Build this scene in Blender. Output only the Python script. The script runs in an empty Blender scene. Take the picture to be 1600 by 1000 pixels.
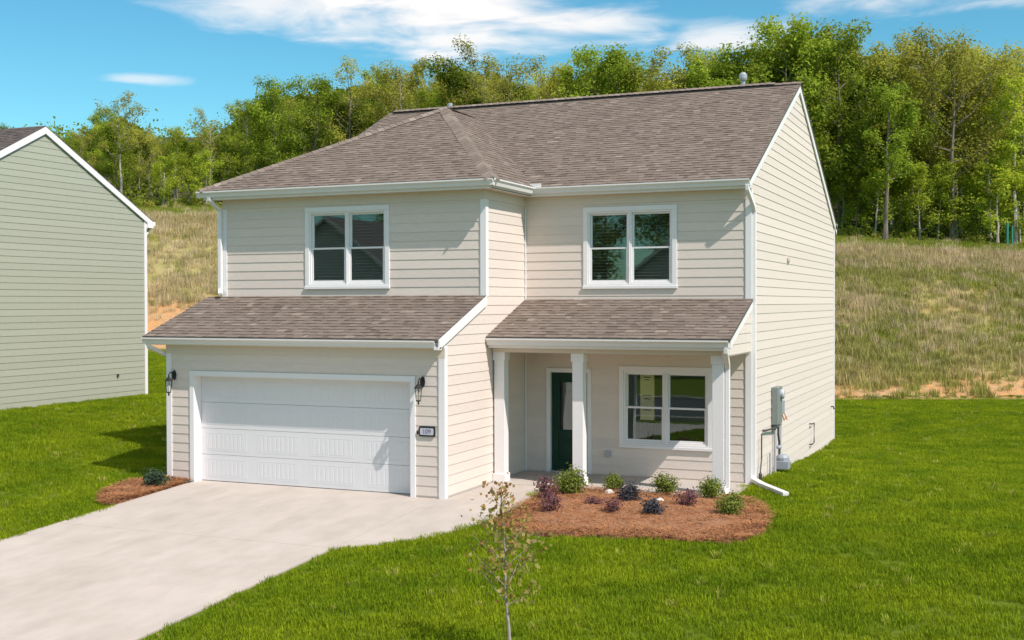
import bpy, bmesh, math, random
from mathutils import Vector, Matrix, noise

S = bpy.context.scene
COL = S.collection
rnd = random.Random(7)

# ------------------------------------------------------------------ camera
CAM = Vector((4.6006, -22.4734, 3.4714)); YAW = .401; PITCH = -.0144; ROLL = -.0022; FPX = 1847.7
Fv = Vector((-math.sin(YAW)*math.cos(PITCH), math.cos(YAW)*math.cos(PITCH), math.sin(PITCH)))
Rv = Vector((math.cos(YAW), math.sin(YAW), 0)); Uv = Rv.cross(Fv)
Rv, Uv = Rv*math.cos(ROLL)+Uv*math.sin(ROLL), Uv*math.cos(ROLL)-Rv*math.sin(ROLL)
cam = bpy.data.cameras.new('camera'); cam.sensor_width = 36; cam.lens = 36*FPX/1600; cam.clip_end = 2000; cam.clip_start = .1
camo = bpy.data.objects.new('camera', cam); COL.objects.link(camo)
camo.matrix_world = Matrix(((Rv.x, Uv.x, -Fv.x, CAM.x), (Rv.y, Uv.y, -Fv.y, CAM.y), (Rv.z, Uv.z, -Fv.z, CAM.z), (0, 0, 0, 1)))
S.camera = camo

# ------------------------------------------------------------------ sky, sun, exposure
SUN = Vector((2.45, -1.0, 3.1)).normalized()
EL = math.asin(SUN.z); AZ = math.atan2(SUN.x, SUN.y)
W = bpy.data.worlds.new('World'); S.world = W; W.use_nodes = True
def build_world():
    nt = W.node_tree; N = nt.nodes; L = nt.links; N.clear()
    out = N.new('ShaderNodeOutputWorld'); bg = N.new('ShaderNodeBackground'); bg.inputs['Strength'].default_value = .14
    sky = N.new('ShaderNodeTexSky'); sky.sky_type = 'NISHITA'; sky.sun_disc = False
    sky.sun_elevation = EL; sky.sun_rotation = AZ; sky.air_density = 1.0; sky.dust_density = .2; sky.ozone_density = 1.6
    hs = N.new('ShaderNodeHueSaturation'); hs.inputs['Saturation'].default_value = 1.22; hs.inputs['Value'].default_value = 1.0
    tint = N.new('ShaderNodeMix'); tint.data_type = 'RGBA'; tint.blend_type = 'MULTIPLY'; tint.inputs[0].default_value = 1
    tint.inputs[7].default_value = (.60, 1.0, .92, 1)
    L.new(sky.outputs[0], hs.inputs['Color']); L.new(hs.outputs[0], tint.inputs[6])
    tc = N.new('ShaderNodeTexCoord'); sep = N.new('ShaderNodeSeparateXYZ'); L.new(tc.outputs['Generated'], sep.inputs[0])
    def m(op, a, b=None, c=None):
        n = N.new('ShaderNodeMath'); n.operation = op
        for i, v in enumerate((a, b, c)):
            if v is None: continue
            if isinstance(v, (int, float)): n.inputs[i].default_value = v
            else: L.new(v, n.inputs[i])
        return n.outputs[0]
    az = m('ARCTAN2', sep.outputs[0], sep.outputs[1])           # azimuth, 0 = +Y, clockwise
    el = m('ARCSINE', sep.outputs[2])
    # wispy high-altitude noise, stretched sideways
    comb = N.new('ShaderNodeCombineXYZ'); L.new(m('MULTIPLY', az, 6), comb.inputs[0]); L.new(m('MULTIPLY', el, 26), comb.inputs[1])
    nz = N.new('ShaderNodeTexNoise'); nz.inputs['Scale'].default_value = 1.6; nz.inputs['Detail'].default_value = 9; nz.inputs['Roughness'].default_value = .55
    nz.inputs['Distortion'].default_value = .5
    L.new(comb.outputs[0], nz.inputs['Vector'])
    wob = m('SUBTRACT', nz.outputs[0], .5)
    def bank(a0, e0, ra, re, k, soft=.55):                        # one cloud bank: centre azimuth/elevation and half-sizes
        da = m('DIVIDE', m('SUBTRACT', az, a0), ra); de = m('DIVIDE', m('SUBTRACT', el, e0), re)
        d = m('SQRT', m('ADD', m('MULTIPLY', da, da), m('MULTIPLY', de, de)))
        d = m('SUBTRACT', d, m('MULTIPLY', wob, 3.2))
        r = N.new('ShaderNodeMapRange'); r.interpolation_type = 'SMOOTHSTEP'
        L.new(d, r.inputs[0]); r.inputs[1].default_value = 1.0+soft; r.inputs[2].default_value = .25; r.inputs[3].default_value = 0; r.inputs[4].default_value = k
        return r.outputs[0]
    A0 = -YAW; R_ = math.radians
    def px(x, y): return (A0+math.atan((x-800)/FPX), math.atan((473-y)/FPX))
    banks = []
    for (x0, x1, y0, y1, k) in ((500, 850, -40, 70, 1.), (250, 640, -40, 36, .75), (740, 1010, 18, 72, .9), (185, 272, 132, 147, .5),
                                (1330, 1720, -50, 26, .8), (1060, 1215, 44, 92, .75), (560, 1000, 44, 80, .85)):
        a, e = px((x0+x1)/2, (y0+y1)/2); banks.append(bank(a, e, (x1-x0)/2/FPX, (y1-y0)/2/FPX, k))
    # broken fair-weather cloud over the unseen sky, thickened to whiten the ambient light
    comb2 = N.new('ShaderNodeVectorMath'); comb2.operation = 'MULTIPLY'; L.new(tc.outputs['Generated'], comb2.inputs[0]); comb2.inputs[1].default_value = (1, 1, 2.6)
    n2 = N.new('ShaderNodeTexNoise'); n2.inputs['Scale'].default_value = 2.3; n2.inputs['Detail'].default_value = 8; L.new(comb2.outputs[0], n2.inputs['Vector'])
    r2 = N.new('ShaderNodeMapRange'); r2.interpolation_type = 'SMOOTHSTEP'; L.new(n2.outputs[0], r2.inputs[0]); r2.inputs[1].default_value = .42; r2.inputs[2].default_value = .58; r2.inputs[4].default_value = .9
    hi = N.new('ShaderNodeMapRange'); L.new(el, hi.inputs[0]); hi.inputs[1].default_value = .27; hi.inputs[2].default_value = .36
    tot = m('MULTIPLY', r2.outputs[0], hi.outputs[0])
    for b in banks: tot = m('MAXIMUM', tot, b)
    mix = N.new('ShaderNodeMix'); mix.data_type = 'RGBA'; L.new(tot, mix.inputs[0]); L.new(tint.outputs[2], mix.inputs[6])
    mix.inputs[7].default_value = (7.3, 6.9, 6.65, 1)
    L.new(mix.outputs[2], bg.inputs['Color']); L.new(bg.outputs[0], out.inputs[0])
build_world()
sl = bpy.data.lights.new('sun', 'SUN'); sl.energy = 4.7; sl.angle = math.radians(.53); sl.color = (1, .925, .875)
so = bpy.data.objects.new('sun', sl); COL.objects.link(so); so.rotation_euler = (-SUN).to_track_quat('-Z', 'Y').to_euler(); so.location = SUN*60
S.view_settings.view_transform = 'Standard'; S.view_settings.look = 'None'; S.view_settings.exposure = .13; S.view_settings.gamma = 1
S.view_settings.use_curve_mapping = False

# ------------------------------------------------------------------ helpers
def smooth(a, b, x):
    t = min(1, max(0, (x-a)/(b-a))); return t*t*(3-2*t)
Fh = Vector((-math.sin(YAW), math.cos(YAW))); Rh = Vector((math.cos(YAW), math.sin(YAW)))
def to_uw(x, y):
    d = Vector((x-CAM.x, y-CAM.y)); return d.dot(Rh), d.dot(Fh)
def from_uw(u, w): return CAM.x+u*Rh.x+w*Fh.x, CAM.y+u*Rh.y+w*Fh.y
def toe(u): return 46.4+13.6*smooth(6, -13, u)
def lawn_z(x, y):
    z = -.055*(min(max(0, -4-y), 13))
    z += .66*smooth(11.5, 18.5, -x)*(1-smooth(-6, -16, y))
    z += .55*smooth(8, 30, y)*smooth(6, 20, -x)
    z -= .37*smooth(-1, 10, y)*smooth(-7, -1, x)
    return z
def ground_z(x, y):
    u, w = to_uw(x, y); z = lawn_z(x, y); w0 = toe(u)
    if w > w0 and w > 0:
        zt = 6.45+2.95*smooth(10, -16, u)-.055*max(0, min(20, u-20))
        t = (w-w0)/20
        if t < 1: z = z+(zt-z)*(t*.85+.15*smooth(0, 1, t))
        else:
            z = zt+.15*min(12, w-w0-20)+.26*min(46, max(0, w-w0-34))
        z += .16*noise.noise((x*.25, y*.25, 3.1))*smooth(0, 2, w-w0)
    return z

MATS = {}
def mat(name, col, rough=.7, var=.0, scale=8., col2=None, bump=0., bscale=40., metal=0., obj_var=0., spec=.5, attr=None, stretch=None, c2amt=(.42, .62)):
    if name in MATS: return MATS[name]
    m = bpy.data.materials.new(name); m.use_nodes = True; N = m.node_tree.nodes; L = m.node_tree.links
    b = N['Principled BSDF']; b.inputs['Roughness'].default_value = rough; b.inputs['Metallic'].default_value = metal
    b.inputs['Specular IOR Level'].default_value = spec
    cur = N.new('ShaderNodeRGB'); cur.outputs[0].default_value = (*col, 1); cur = cur.outputs[0]
    geo = N.new('ShaderNodeNewGeometry'); pos = geo.outputs['Position']
    if stretch:
        vm = N.new('ShaderNodeVectorMath'); vm.operation = 'MULTIPLY'; L.new(pos, vm.inputs[0]); vm.inputs[1].default_value = stretch; pos = vm.outputs[0]
    if col2:
        nz = N.new('ShaderNodeTexNoise'); nz.inputs['Scale'].default_value = scale; nz.inputs['Detail'].default_value = 6; L.new(pos, nz.inputs['Vector'])
        mr = N.new('ShaderNodeMapRange'); L.new(nz.outputs[0], mr.inputs[0]); mr.inputs[1].default_value, mr.inputs[2].default_value = c2amt
        mx = N.new('ShaderNodeMix'); mx.data_type = 'RGBA'; L.new(mr.outputs[0], mx.inputs[0]); L.new(cur, mx.inputs[6]); mx.inputs[7].default_value = (*col2, 1); cur = mx.outputs[2]
    def scale_by(fac):
        nonlocal cur
        mx = N.new('ShaderNodeVectorMath'); mx.operation = 'SCALE'; L.new(cur, mx.inputs[0]); L.new(fac, mx.inputs['Scale']); cur = mx.outputs[0]
    if var:
        nz = N.new('ShaderNodeTexNoise'); nz.inputs['Scale'].default_value = scale*2.7; nz.inputs['Detail'].default_value = 5; L.new(pos, nz.inputs['Vector'])
        mr = N.new('ShaderNodeMapRange'); L.new(nz.outputs[0], mr.inputs[0]); mr.inputs[1].default_value = .25; mr.inputs[2].default_value = .75
        mr.inputs[3].default_value = 1-var; mr.inputs[4].default_value = 1+var; scale_by(mr.outputs[0])
    if obj_var:
        oi = N.new('ShaderNodeObjectInfo'); mr = N.new('ShaderNodeMapRange'); L.new(oi.outputs['Random'], mr.inputs[0]); mr.inputs[3].default_value = 1-obj_var; mr.inputs[4].default_value = 1+obj_var; scale_by(mr.outputs[0])
    if attr:
        a = N.new('ShaderNodeAttribute'); a.attribute_name = attr[0]
        rp = N.new('ShaderNodeValToRGB'); L.new(a.outputs['Fac'], rp.inputs[0]); e = rp.color_ramp.elements
        e[0].position = attr[1][0][0]; e[0].color = (*attr[1][0][1], 1); e[1].position = attr[1][-1][0]; e[1].color = (*attr[1][-1][1], 1)
        for p, c in attr[1][1:-1]:
            q = e.new(p); q.color = (*c, 1)
        mx = N.new('ShaderNodeMix'); mx.data_type = 'RGBA'; mx.blend_type = 'MULTIPLY'; mx.inputs[0].default_value = 1; L.new(cur, mx.inputs[6]); L.new(rp.outputs[0], mx.inputs[7]); cur = mx.outputs[2]
    L.new(cur, b.inputs['Base Color'])
    if bump:
        nz = N.new('ShaderNodeTexNoise'); nz.inputs['Scale'].default_value = bscale; nz.inputs['Detail'].default_value = 4; L.new(pos, nz.inputs['Vector'])
        bp = N.new('ShaderNodeBump'); bp.inputs['Strength'].default_value = bump; bp.inputs['Distance'].default_value = .02; L.new(nz.outputs[0], bp.inputs['Height']); L.new(bp.outputs[0], b.inputs['Normal'])
    MATS[name] = m; return m
def glass_mat(name, tint=(.88, .92, .90), r0=.085):
    """thin clear glass: every face mirrors a share that grows towards grazing angles, the rest passes"""
    m = bpy.data.materials.new(name); m.use_nodes = True; N = m.node_tree.nodes; L = m.node_tree.links; N.clear()
    o = N.new('ShaderNodeOutputMaterial'); mx = N.new('ShaderNodeMixShader'); t = N.new('ShaderNodeBsdfTransparent'); g = N.new('ShaderNodeBsdfGlossy')
    t.inputs[0].default_value = (*tint, 1); g.inputs['Roughness'].default_value = .01; g.inputs['Color'].default_value = (.88, .98, 1, 1)
    geo = N.new('ShaderNodeNewGeometry'); d = N.new('ShaderNodeVectorMath'); d.operation = 'DOT_PRODUCT'; L.new(geo.outputs['Normal'], d.inputs[0]); L.new(geo.outputs['Incoming'], d.inputs[1])
    def mm(op, a, b):
        n = N.new('ShaderNodeMath'); n.operation = op
        for k, v in enumerate((a, b)):
            if v is None: continue
            if isinstance(v, (int, float)): n.inputs[k].default_value = v
            else: L.new(v, n.inputs[k])
        return n.outputs[0]
    f = mm('ADD', mm('MULTIPLY', mm('POWER', mm('SUBTRACT', 1, mm('ABSOLUTE', d.outputs['Value'], None)), 5), 1-r0), r0)
    nz = N.new('ShaderNodeTexNoise'); nz.inputs['Scale'].default_value = 1.3; bp = N.new('ShaderNodeBump'); bp.inputs['Strength'].default_value = .012; bp.inputs['Distance'].default_value = .05
    L.new(nz.outputs[0], bp.inputs['Height']); L.new(bp.outputs[0], g.inputs['Normal'])
    L.new(f, mx.inputs[0]); L.new(t.outputs[0], mx.inputs[1]); L.new(g.outputs[0], mx.inputs[2]); L.new(mx.outputs[0], o.inputs[0]); MATS[name] = m; return m
def leaf_mat(name, c1, c2, trans=.35, scale=.7, ov=.25, rough=.55):
    """leaf colour drifts between two greens from clump to clump and a little from plant to plant"""
    m = bpy.data.materials.new(name); m.use_nodes = True; N = m.node_tree.nodes; L = m.node_tree.links; N.clear()
    o = N.new('ShaderNodeOutputMaterial'); geo = N.new('ShaderNodeNewGeometry'); nz = N.new('ShaderNodeTexNoise'); nz.inputs['Scale'].default_value = scale; nz.inputs['Detail'].default_value = 4
    L.new(geo.outputs['Position'], nz.inputs['Vector'])
    mr = N.new('ShaderNodeMapRange'); L.new(nz.outputs[0], mr.inputs[0]); mr.inputs[1].default_value = .35; mr.inputs[2].default_value = .65
    mx = N.new('ShaderNodeMix'); mx.data_type = 'RGBA'; L.new(mr.outputs[0], mx.inputs[0]); mx.inputs[6].default_value = (*c1, 1); mx.inputs[7].default_value = (*c2, 1)
    oi = N.new('ShaderNodeObjectInfo'); r2 = N.new('ShaderNodeMapRange'); L.new(oi.outputs['Random'], r2.inputs[0]); r2.inputs[3].default_value = 1-ov; r2.inputs[4].default_value = 1+ov
    ri = N.new('ShaderNodeMapRange'); L.new(geo.outputs['Random Per Island'], ri.inputs[0]); ri.inputs[3].default_value = .72; ri.inputs[4].default_value = 1.28
    mu = N.new('ShaderNodeMath'); mu.operation = 'MULTIPLY'; L.new(r2.outputs[0], mu.inputs[0]); L.new(ri.outputs[0], mu.inputs[1])
    sc = N.new('ShaderNodeVectorMath'); sc.operation = 'SCALE'; L.new(mx.outputs[2], sc.inputs[0]); L.new(mu.outputs[0], sc.inputs['Scale'])
    b = N.new('ShaderNodeBsdfPrincipled'); b.inputs['Roughness'].default_value = rough; b.inputs['Specular IOR Level'].default_value = .12; L.new(sc.outputs[0], b.inputs['Base Color'])
    t = N.new('ShaderNodeBsdfTranslucent'); L.new(sc.outputs[0], t.inputs[0]); ms = N.new('ShaderNodeMixShader'); ms.inputs[0].default_value = trans
    L.new(b.outputs[0], ms.inputs[1]); L.new(t.outputs[0], ms.inputs[2]); L.new(ms.outputs[0], o.inputs[0]); MATS[name] = m; return m

class MB:
    """collects shapes into one mesh"""
    def __init__(s): s.v = []; s.f = []; s.tone = []
    def quad(s, *p):
        n = len(s.v); s.v += [tuple(q) for q in p]; s.f.append(tuple(range(n, n+len(p)))); return s
    def box(s, x0, y0, z0, x1, y1, z1):
        n = len(s.v); s.v += [(x0,y0,z0),(x1,y0,z0),(x1,y1,z0),(x0,y1,z0),(x0,y0,z1),(x1,y0,z1),(x1,y1,z1),(x0,y1,z1)]
        for q in ((0,3,2,1),(4,5,6,7),(0,1,5,4),(1,2,6,5),(2,3,7,6),(3,0,4,7)): s.f.append(tuple(n+i for i in q))
        return s
    def hexa(s, a, b):
        """two quads (lists of 4 points) joined into a solid"""
        return s.prism(a, b)
    def prism(s, a, b):
        n = len(s.v); k = len(a); s.v += [tuple(p) for p in a]+[tuple(p) for p in b]
        s.f.append(tuple(range(n, n+k))); s.f.append(tuple(range(n+2*k-1, n+k-1, -1)))
        for i in range(k):
            j = (i+1) % k; s.f.append((n+j, n+i, n+k+i, n+k+j))
        return s
    def tube(s, path, r, k=8, cap=True):
        path = [Vector(p) for p in path]; rs = r if isinstance(r, (list, tuple)) else [r]*len(path); rings = []
        for i, p in enumerate(path):
            t = (path[min(i+1, len(path)-1)]-path[max(i-1, 0)]).normalized()
            a = Vector((0, 0, 1)) if abs(t.z) < .9 else Vector((1, 0, 0)); x = t.cross(a).normalized(); y = t.cross(x)
            n = len(s.v); rings.append(n)
            for j in range(k):
                q = 2*math.pi*j/k; s.v.append(tuple(p+(x*math.cos(q)+y*math.sin(q))*rs[i]))
        for a, b in zip(rings, rings[1:]):
            for j in range(k):
                l = (j+1) % k; s.f.append((a+j, a+l, b+l, b+j))
        if cap: s.f.append(tuple(rings[0]+j for j in range(k-1, -1, -1))); s.f.append(tuple(rings[-1]+j for j in range(k)))
        return s
    def rtube(s, path, w, d):
        """rectangular section swept along a path (downspouts)"""
        path = [Vector(p) for p in path]; rings = []
        for i, p in enumerate(path):
            t = (path[min(i+1, len(path)-1)]-path[max(i-1, 0)]).normalized()
            ref = Vector((1, 0, 0)) if abs(t.x) < .9 else Vector((0, 1, 0))
            x = (ref-t*ref.dot(t)).normalized(); y = t.cross(x); n = len(s.v); rings.append(n)
            for sx, sy in ((-1,-1),(1,-1),(1,1),(-1,1)): s.v.append(tuple(p+x*sx*w/2+y*sy*d/2))
        for a, b in zip(rings, rings[1:]):
            for j in range(4):
                l = (j+1) % 4; s.f.append((a+j, a+l, b+l, b+j))
        s.f.append(tuple(rings[0]+j for j in (3,2,1,0))); s.f.append(tuple(rings[-1]+j for j in range(4)))
        return s
    def lathe(s, c, prof, k=12):
        rings = []
        for r, z in prof:
            n = len(s.v); rings.append(n)
            for j in range(k):
                q = 2*math.pi*j/k; s.v.append((c[0]+r*math.cos(q), c[1]+r*math.sin(q), c[2]+z))
        for a, b in zip(rings, rings[1:]):
            for j in range(k):
                l = (j+1) % k; s.f.append((a+j, a+l, b+l, b+j))
        s.f.append(tuple(rings[0]+j for j in range(k-1,-1,-1))); s.f.append(tuple(rings[-1]+j for j in range(k)))
        return s
    def build(s, name, material, parent=None, stuff=False, bevel=0, sm=False):
        me = bpy.data.meshes.new(name); me.from_pydata(s.v, [], s.f); me.update()
        if s.tone:
            a = me.attributes.new('tone', 'FLOAT', 'FACE'); a.data.foreach_set('value', s.tone)
        if material: me.materials.append(MATS[material] if isinstance(material, str) else material)
        if not s.tone:
            bm = bmesh.new(); bm.from_mesh(me); bmesh.ops.recalc_face_normals(bm, faces=bm.faces); bm.to_mesh(me); bm.free()
        if sm: me.polygons.foreach_set('use_smooth', [True]*len(me.polygons))
        o = bpy.data.objects.new(name, me); COL.objects.link(o); place(o, parent)
        if bevel:
            b = o.modifiers.new('bevel', 'BEVEL'); b.width = bevel; b.segments = 2; b.limit_method = 'ANGLE'
        if stuff: o['kind'] = 'stuff'
        return o
def wloc(o):
    p = Vector((0, 0, 0))
    while o: p += o.location; o = o.parent
    return p
def place(o, parent):
    if parent:
        o.parent = parent; o.location = -wloc(parent)
def empty(name, loc, label=None, cat=None, group=None):
    o = bpy.data.objects.new(name, None); COL.objects.link(o); o.location = loc; o.empty_display_size = .3; tag(o, label, cat, group); return o
def tag(o, label=None, cat=None, group=None, kind=None):
    if label: o['label'] = label
    if cat: o['category'] = cat
    if group: o['group'] = group
    if kind: o['kind'] = kind
    return o
def copy_tree(root, loc, rotz=0, scale=1, label=None, group=None, tilt=0):
    r = root.copy(); COL.objects.link(r); r.location = loc; r.rotation_euler = (tilt, 0, rotz); r.scale = scale if isinstance(scale, tuple) else (scale,)*3
    if label: r['label'] = label
    if group: r['group'] = group
    for ch in list(root.children):
        c = ch.copy(); COL.objects.link(c); c.parent = r
    return r
def clip(poly, ax, val, keep_gt):
    """clip a 2-D polygon against one axis line"""
    out = []
    for i, a in enumerate(poly):
        b = poly[(i+1) % len(poly)]; ia = (a[ax] > val) == keep_gt; ib = (b[ax] > val) == keep_gt
        if ia: out.append(a)
        if ia != ib:
            t = (val-a[ax])/(b[ax]-a[ax]); out.append(tuple(a[k]+t*(b[k]-a[k]) for k in (0, 1)))
    return out
def clip_box(poly, u0, u1, z0, z1):
    for ax, v, g in ((0, u0, True), (0, u1, False), (1, z0, True), (1, z1, False)):
        if len(poly) < 3: return []
        poly = clip(poly, ax, v, g)
    return poly
def area(p): return abs(sum(p[i][0]*p[(i+1) % len(p)][1]-p[(i+1) % len(p)][0]*p[i][1] for i in range(len(p))))/2 if len(p) > 2 else 0

# ------------------------------------------------------------------ materials
mat('siding', (.70, .60, .53), .62, var=.035, scale=2.2, obj_var=.035, bump=.12, bscale=30, stretch=(1, 1, 5), spec=.3)
mat('green_siding', (.37, .375, .295), .62, var=.03, scale=3, obj_var=.03, bump=.1, bscale=30, spec=.3)
mat('white_trim', (.80, .765, .755), .5, var=.015, scale=4, spec=.35)
mat('frieze', (.66, .57, .48), .6, var=.02, scale=4, spec=.3)
mat('gutter', (.74, .70, .67), .38, var=.02, scale=3)
mat('garage_white', (.72, .70, .705), .45, var=.015, scale=5)
mat('roof_deck', (.10, .09, .08), .9)
mat('shingle', (1, 1, 1), .92, var=.14, scale=22, bump=.5, bscale=160, spec=.2,
    attr=('tone', [(0, (.135, .104, .084)), (.35, (.185, .145, .119)), (.65, (.215, .171, .141)), (1, (.31, .255, .212))]))
mat('shingle_dark', (1, 1, 1), .92, var=.14, scale=22, bump=.5, bscale=160, spec=.2,
    attr=('tone', [(0, (.07, .058, .055)), (.5, (.115, .095, .088)), (1, (.18, .15, .14))]))
mat('ridge_black', (.035, .033, .032), .8)
mat('concrete', (.475, .415, .365), .85, col2=(.41, .36, .31), scale=1.4, var=.06, bump=.2, bscale=70, spec=.2, stretch=(1.2, .6, 1), c2amt=(.40, .72))
mat('concrete_porch', (.45, .40, .35), .85, var=.06, scale=2, bump=.1, bscale=60)
mat('foundation', (.42, .40, .37), .9, var=.08, scale=4)
mat('asphalt', (.06, .06, .06), .9, var=.15, scale=6)
mat('black_metal', (.012, .012, .012), .42)
mat('door_green', (.008, .042, .026), .45, spec=.2)
mat('steel', (.55, .55, .55), .3, metal=1)
mat('galvanized', (.45, .46, .47), .45, metal=.6, var=.1, scale=8)
mat('meter_grey', (.20, .225, .215), .5, var=.03)
mat('gas_grey', (.30, .32, .36), .5, var=.1, scale=12)
mat('pipe_black', (.06, .05, .055), .5)
mat('pvc_grey', (.40, .40, .42), .5)
mat('copper_orange', (.55, .20, .10), .5)
mat('plate_silver', (.50, .50, .56), .35)
mat('digit', (.16, .15, .22), .5)
mat('interior_wall', (.33, .315, .29), .9)
mat('interior_floor', (.20, .15, .10), .6)
mat('blind', (.36, .37, .36), .6)
mat('cream_board', (.80, .66, .36), .8, col2=(.70, .55, .30), scale=4)
mat('dark_wood', (.03, .02, .015), .5)
mat('bark', (.20, .165, .13), .9, col2=(.11, .09, .07), scale=5, bump=.6, bscale=20, stretch=(1, 1, .25))
mat('pale_bark', (.40, .36, .30), .9, col2=(.24, .21, .17), scale=5, bump=.5, bscale=20, stretch=(1, 1, .25))
mat('twig', (.36, .31, .26), .9, col2=(.25, .2, .16), scale=14)
mat('mulch', (.29, .14, .068), .95, col2=(.28, .11, .04), scale=7, var=.25, bump=.8, bscale=60)
mat('straw_needle', (.44, .215, .11), .85, obj_var=.3, col2=(.29, .135, .065), scale=6)
mat('stone', (.62, .58, .52), .9, var=.1)
mat('post_green', (.03, .22, .15), .5)
glass_mat('glass'); glass_mat('lantern_glass', (.92, .92, .90), .04)

# ------------------------------------------------------------------ ground
def ground_mesh():
    us = [-260, -180, -120, -90, -70]+[-56+i*1.6 for i in range(64)]+[50, 60, 75, 95, 130, 190, 260]
    ws = [-60, -40, -20, -8, 0]+[4+i*.9 for i in range(45)]+[44.5+i*.75 for i in range(66)]+[97, 102, 110, 120, 140, 170, 220, 300]
    b = MB(); nu = len(us)
    for w in ws:
        for u in us:
            x, y = from_uw(u, w); b.v.append((x, y, ground_z(x, y)-.012))
    for i in range(len(ws)-1):
        for j in range(nu-1):
            a = i*nu+j; b.f.append((a, a+1, a+nu+1, a+nu))
    return b
gm = bpy.data.materials.new('soil_and_turf'); gm.use_nodes = True
def ground_material():
    N = gm.node_tree.nodes; L = gm.node_tree.links; b = N['Principled BSDF']; b.inputs['Roughness'].default_value = .95; b.inputs['Specular IOR Level'].default_value = .15
    at = N.new('ShaderNodeAttribute'); at.attribute_name = 'cover'        # 0 lawn, 1 bare bank, 2 woodland floor
    geo = N.new('ShaderNodeNewGeometry')
    def nz(scale, lo, hi):
        n = N.new('ShaderNodeTexNoise'); n.inputs['Scale'].default_value = scale; n.inputs['Detail'].default_value = 7; L.new(geo.outputs['Position'], n.inputs['Vector'])
        r = N.new('ShaderNodeMapRange'); L.new(n.outputs[0], r.inputs[0]); r.inputs[1].default_value = lo; r.inputs[2].default_value = hi; return r.outputs[0]
    def mix(f, a, c):
        m = N.new('ShaderNodeMix'); m.data_type = 'RGBA'
        for i, v in ((0, f), (6, a), (7, c)):
            if isinstance(v, tuple): m.inputs[i].default_value = (*v, 1)
            else: L.new(v, m.inputs[i])
        return m.outputs[2]
    lawn = mix(nz(3, .35, .65), (.09, .12, .008), (.11, .15, .01))
    soil = mix(nz(.8, .35, .65), (.58, .27, .095), (.46, .29, .15))
    soil = mix(nz(5, .42, .7), soil, (.33, .25, .14))
    ba = N.new('ShaderNodeAttribute'); ba.attribute_name = 'bare'
    soil = mix(ba.outputs['Fac'], mix(nz(1.2, .35, .65), (.36, .30, .13), (.27, .25, .08)), soil)
    wood = mix(nz(2, .35, .65), (.045, .05, .02), (.085, .075, .04))
    def step(lo, hi):
        r = N.new('ShaderNodeMapRange'); L.new(at.outputs['Fac'], r.inputs[0]); r.inputs[1].default_value = lo; r.inputs[2].default_value = hi; return r.outputs[0]
    c = mix(step(.1, .9), lawn, soil); c = mix(step(1.1, 1.9), c, wood)
    L.new(c, b.inputs['Base Color'])
    n = N.new('ShaderNodeTexNoise'); n.inputs['Scale'].default_value = 6; n.inputs['Detail'].default_value = 8; L.new(geo.outputs['Position'], n.inputs['Vector'])
    bp = N.new('ShaderNodeBump'); bp.inputs['Strength'].default_value = .7; bp.inputs['Distance'].default_value = .12; L.new(n.outputs[0], bp.inputs['Height']); L.new(bp.outputs[0], b.inputs['Normal'])
ground_material()
def bank_t(x, y):
    u, w = to_uw(x, y); return (w-toe(u))/20
go = ground_mesh().build('ground', gm, sm=True); go['kind'] = 'structure'
cov = go.data.attributes.new('cover', 'FLOAT', 'POINT')
cv = []
for v in go.data.vertices:
    t = bank_t(v.co.x, v.co.y)
    cv.append(0 if t < 0 else 1 if t < 1.06 else .45 if t < 1.38 else 2)
cov.data.foreach_set('value', cv)
def bare(x, y):
    u, w = to_uw(x, y); t = bank_t(x, y)+.11*noise.noise((x*.35, y*.35, 9)); h = .055+.24*smooth(-2, -14, u); n = noise.noise((x*.2, y*.2, 5))
    return max(1-smooth(h, h+.14, t), .4*smooth(.28, .48, n), smooth(.86, .90, t)*(1-smooth(.97, 1.0, t))*smooth(24, 28, u))
ba = go.data.attributes.new('bare', 'FLOAT', 'POINT'); ba.data.foreach_set('value', [bare(v.co.x, v.co.y) for v in go.data.vertices])

# driveway slabs, walk, porch slab, beds
def sheet(poly, zf, name, material, kind='structure', thick=.12, n=10, parent=None):
    """a concrete slab that follows the ground: outline cut into strips along y"""
    ys = [p[1] for p in poly]; y0, y1 = min(ys), max(ys); b = MB()
    for i in range(n):
        a, c = y0+(y1-y0)*i/n, y0+(y1-y0)*(i+1)/n; q = clip_box(poly, -999, 999, a, c)
        if area(q) < 1e-5: continue
        b.prism([(x, y, zf(x, y)) for x, y in q], [(x, y, zf(x, y)-thick) for x, y in q])
    me = b.build(name, material, parent); bm = bmesh.new(); bm.from_mesh(me.data); bmesh.ops.remove_doubles(bm, verts=bm.verts, dist=.0005)
    inner = [f for f in bm.faces if abs(f.normal.z) < .5 and abs(f.normal.y) > .95 and abs(f.calc_center_median().y-y0) > .002 and abs(f.calc_center_median().y-y1) > .002 and all(len(e.link_faces) > 2 for e in f.edges if abs((e.verts[0].co-e.verts[1].co).normalized().x) > .9)]
    if inner: bmesh.ops.delete(bm, geom=inner, context='FACES_ONLY')
    bmesh.ops.recalc_face_normals(bm, faces=bm.faces); bm.to_mesh(me.data); bm.free()
    if kind and not parent: me['kind'] = kind
    return me
dz = lambda x, y: ground_z(x, y)+.012
DX0, DX1 = -10.06, -4.72
drive_parts = [(-17.2, -12.996), (-12.985, -7.346), (-7.340, -3.5)]
for a, c in drive_parts: sheet([(DX0, a), (DX1, a), (DX1, c), (DX0, c)], dz, 'driveway', 'concrete', n=12)
WALK_FRONT = [(-4.705, -7.34), (-4.35, -7.12), (-3.9, -6.55), (-3.5, -6.08), (-3.27, -5.4), (-3.17, -4.76), (-3.2, -3.67), (-3.38, -2.3), (-3.5, -1.77)]
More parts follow.
